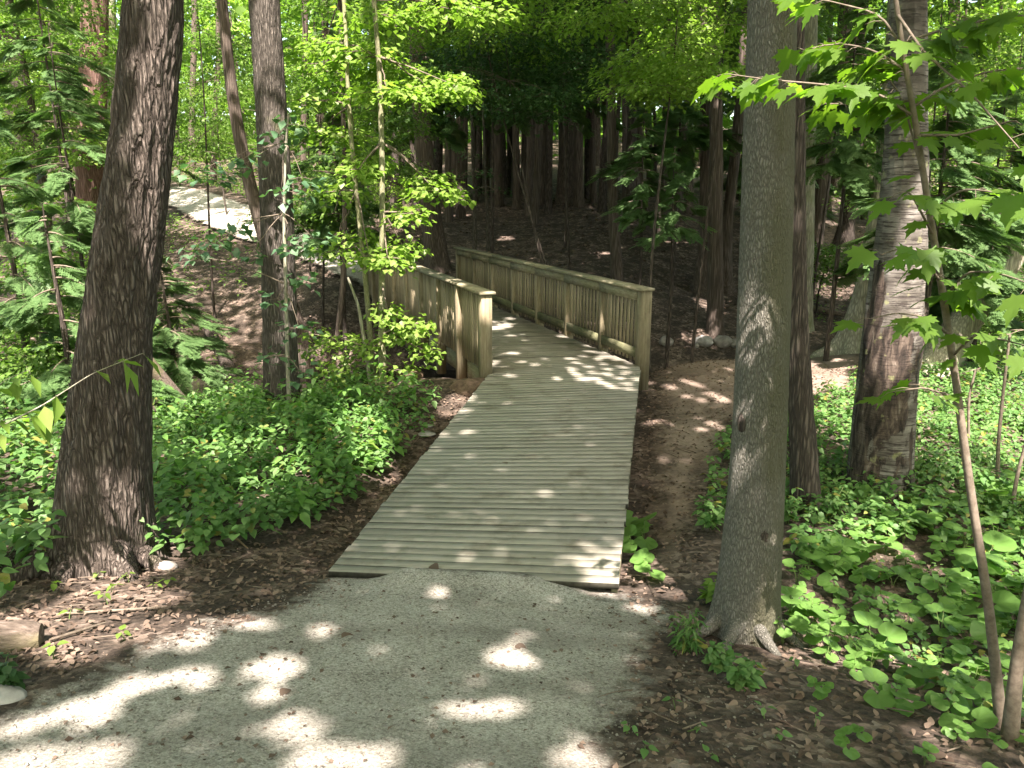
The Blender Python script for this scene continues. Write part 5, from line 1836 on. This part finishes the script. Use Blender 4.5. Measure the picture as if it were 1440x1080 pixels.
def canopy():
    """leaves in the sun's way over the whole place, each given to the nearest tall tree"""
    parts = []
    for x0, x1, y0, y1, cover, sz, zlo, zhi in (
            (-3.5, 1.7, -.5, 13.5, 5.0, .17, 8.2, 13.5), (1.7, 4.2, 6.5, 13.5, 5.0, .17, 8.2, 13.5), (1.7, 4.2, -.5, 6.5, 2.3, .22, 8.2, 13.5), (-9, -3.5, -.5, 6.5, 3.2, .24, 8.2, 13.5), (-9, -3.5, 6.5, 13.5, 1.0, .26, 9, 13.5), (4.2, 10, -.5, 6.5, 1.6, .24, 8.2, 13.5), (4.2, 10, 6.5, 13.5, .45, .26, 9, 13.5),
            (-3.2, 9, 13.5, 24, 5.2, .32, 9, 15), (9, 14, 13.5, 24, 2.0, .34, 9, 15), (-3, 12, 24, 44, 5.4, .42, 12, 19), (12, 20, 24, 44, 1.0, .42, 12, 18), (-16, -3.2, 13.5, 26, 1.5, .30, 9.5, 15), (-22, -3, 26, 44, .5, .42, 13, 18),
            (10, 16, 3, 13.5, 1.0, .3, 8.5, 13.5), (-15, -9, 3, 13.5, .8, .3, 9, 13.5)):
        n = int(cover * (x1 - x0) * (y1 - y0) / (.46 * sz * sz * .9))
        G = np.stack([rng.uniform(x0, x1, n), rng.uniform(y0, y1, n), np.zeros(n)], -1)
        z = rng.uniform(zlo, zhi, n)
        P = G + SDIR * ((z + .3) / SDIR[2])[:, None]
        P[:, 2] = z
        # clumping: drop leaves where a coarse noise is low
        c = fbm(P * [.55, .55, .8], 3, 77)
        k = (rng.random(n) < np.clip(.45 + (c - .38) * 4, .25, 1.0)) | (cover > 4.5)
        P, s = P[k], np.full(k.sum(), sz) * rng.uniform(.75, 1.25, k.sum())
        parts.append((P, s))
    P = np.concatenate([p for p, _ in parts])
    S = np.concatenate([s for _, s in parts])
    keep = np.ones(len(P), bool)
    for a in range(0, len(LITA), 40):
        B = LITA[a:a + 40]
        d = P[:, None] - B[None, :, :3]
        al = d @ SDIR
        pd = np.sqrt(np.maximum((d * d).sum(-1) - al * al, 0))
        keep &= ~((pd < B[None, :, 3] + S[:, None] * .34) & (al > 0)).any(1)
    px, py, zc = proj(P)
    vis = (zc > .5) & (px > -120) & (px < 1560) & (py > -60) & (py < 1100)
    keep &= ~vis
    return P[keep], S[keep]


CPts, CS = canopy()
tops = np.array([[np.interp(10, C[:, 2], C[:, 0]), np.interp(10, C[:, 2], C[:, 1])] for _, _, C in TALL])
near = np.zeros(len(CPts), int)
for a in range(0, len(CPts), 20000):
    near[a:a + 20000] = ((CPts[a:a + 20000, None, :2] - tops[None]) ** 2).sum(-1).argmin(1)
for t, (root, base, C) in enumerate(TALL):
    k = near == t
    P = CPts[k]
    if len(P) < 12:
        continue
    n = len(P)
    V, F = scatter((WIDE[0] - [0, .5, 0], WIDE[1]), P, rng.uniform(0, 6.28, n), rng.normal(.15, .3, n), rng.normal(0, .35, n), CS[k])
    mesh('crown', V, F, M['canopy'], root, base)  # this tree's share of the unseen shading leaf screen
    br = MB()
    for p in P[rng.choice(n, min(n, 16), replace=False)]:
        zs = p[2] - .45 * np.hypot(*(p[:2] - tops[t])) - .3
        s = np.array([np.interp(zs, C[:, 2], C[:, j]) for j in range(4)])
        if proj(s[:3])[2] > .5 and (-100 < proj(s[:3])[0] < 1540 and proj(s[:3])[1] > -60):
            zs = max(zs, CAMZ + s[1] * .26)
            s = np.array([np.interp(zs, C[:, 2], C[:, j]) for j in range(4)])
        r = min(.05, s[3] * .5)
        br.tube(branch_pts(s[:3], p, .08, 7), np.linspace(r, .008, 7), 6)
    br.build('limbs', M['ash'], root, base)

# ------------------------------------------------------------------ leafy trees deeper in the woods
def deep_tree(kind, label, group, mat, tpl, nl, lsz, z0, z1, rad, bark):
    root = empty(kind, (0, 0, 0), label, 'tree', group)
    C = np.array([[.15 * math.sin(t * 5), .1 * math.cos(t * 4), t * (z1 - .5), .15 * (1 - t) + .02] for t in np.linspace(0, 1, 9)])
    trunk(root, C, np.zeros(3), bark, nseg=9, step=.6, flare=.3, seed=nl, sink=.4)
    nb = 46
    L = Leaves()
    for k in range(nb):
        t = (k + rng.random()) / nb
        z = z0 + (z1 - z0) * t
        rr = rad * (1 - .75 * t if kind == 'hemlock' else math.sqrt(max(.1, 1 - (2 * t - 1) ** 2))) * math.sqrt(rng.uniform(.1, 1))
        a = rng.uniform(0, 6.28)
        L.add(*leaf_disk((rr * math.cos(a), rr * math.sin(a), z), rng.uniform(.5, 1.1), rng.uniform(.5, 1.1), nl // nb, lsz, .25, .35))
    L.build('crown', tpl, mat, root, (0, 0, 0))
    return root


GD = {'b': 'sunlit leafy trees deep in the woods', 'd': 'dark conifers deep in the shaded woods'}
pb = [deep_tree('forest_tree', 'sunlit broad leafed tree deep in the woods', GD['b'], M['leaf'], WIDE, 3000, .19, 1.2, 12, 2.8, M['dark']), deep_tree('forest_tree', 'sunlit broad leafed tree deep in the woods', GD['b'], M['bright'], WIDE, 2600, .19, .8, 10, 2.6, M['cedar'])]
pd_ = [deep_tree('hemlock', 'dark conifer deep in the shaded woods', GD['d'], M['hemlock'], SPRAY, 1500, .55, 6.4, 15, 2.8, M['cedar']), deep_tree('hemlock', 'dark conifer deep in the shaded woods', GD['d'], M['hemlock'], SPRAY, 1300, .55, 5.2, 15, 2.4, M['dark'])]
cnt = {}
spots = [(px, Y, 'b') for px, Y in ((-20, 26), (40, 32), (95, 24), (150, 34), (215, 38), (290, 33), (350, 40), (400, 29), (455, 36), (505, 25), (530, 38), (20, 42), (120, 44), (260, 46), (440, 46), (1170, 36), (1230, 28), (1270, 38), (1320, 25), (1370, 34), (1420, 26), (1460, 38), (1290, 46), (1400, 46), (1130, 46), (560, 46), (60, 20), (330, 24))]
spots += [(px, Y, 'd') for px, Y in ((575, 33), (610, 40), (650, 30), (690, 38), (720, 33), (755, 42), (790, 36), (830, 31), (860, 40), (895, 34), (930, 42), (965, 30), (1000, 36), (1040, 32), (1085, 38), (1110, 28), (600, 27), (540, 30), (670, 46), (840, 46), (980, 46), (1060, 46), (740, 28), (890, 26))]
for px, Y, kd in spots:
    p = atY(px, 300, Y)
    p[2] = h1(p[0], p[1])
    if sdist(p[:1], p[1:2], np.array([f[:2] for f in far]))[0] > -3.0:
        continue
    pr_ = pb if kd == 'b' else pd_
    k = cnt.get(kd, 0)
    cnt[kd] = k + 1
    o = pr_[k] if k < 2 else copy_tree(pr_[k % 2])
    o.location = tuple(p)
    o.rotation_euler = (0, 0, rng.uniform(0, 6.28))
    q = rng.uniform(.8, 1.2)
    o.scale = (q, q, q)

for k, (x, y) in enumerate(((-5, -7), (-1.5, -12), (3, -10), (7, -7), (-9, -9), (11, -10), (-13, -4), (14, -3), (-16, 2), (16, 5), (-4, -17), (5, -17), (-12, -15), (13, -16), (0, -22), (-20, -8), (20, -8), (-18, 8), (19, 12), (-9, -22), (9, -23), (-22, 4), (1, -28), (-26, -16), (25, -17))):
    o = copy_tree(pb[k % 2])
    o['label'] = 'broad leafed tree in the woods behind the viewer'
    o['group'] = 'leafy trees in the woods behind and beside the viewer'
    o.location = (x, y, h1(x, y))
    o.rotation_euler = (0, 0, rng.uniform(0, 6.28))
    q = rng.uniform(.85, 1.15)
    o.scale = (q * 1.15, q * 1.15, q)

# ------------------------------------------------------------------ far woods closing the view
n = 60000
x = rng.uniform(-60, 60, n)
y = rng.uniform(46, 75, n)
z = H(x, y) + .3 + rng.random(n) ** 1.1 * 19
c = fbm(np.stack([x * .16, y * .16, z * .22], -1), 3, 5)
k = c > .40
P = np.stack([x, y, z], -1)[k]
n = len(P)
V, F = scatter(WIDE, P, rng.uniform(0, 6.28, n), rng.normal(.45, .4, n), rng.normal(0, .5, n), rng.uniform(.5, 1.0, n))
tag(mesh('distant_woods', V, F, M['leaf'], None, (0, 50, 5)), 'mass of far off green forest foliage closing the view', 'woods', kind='stuff')
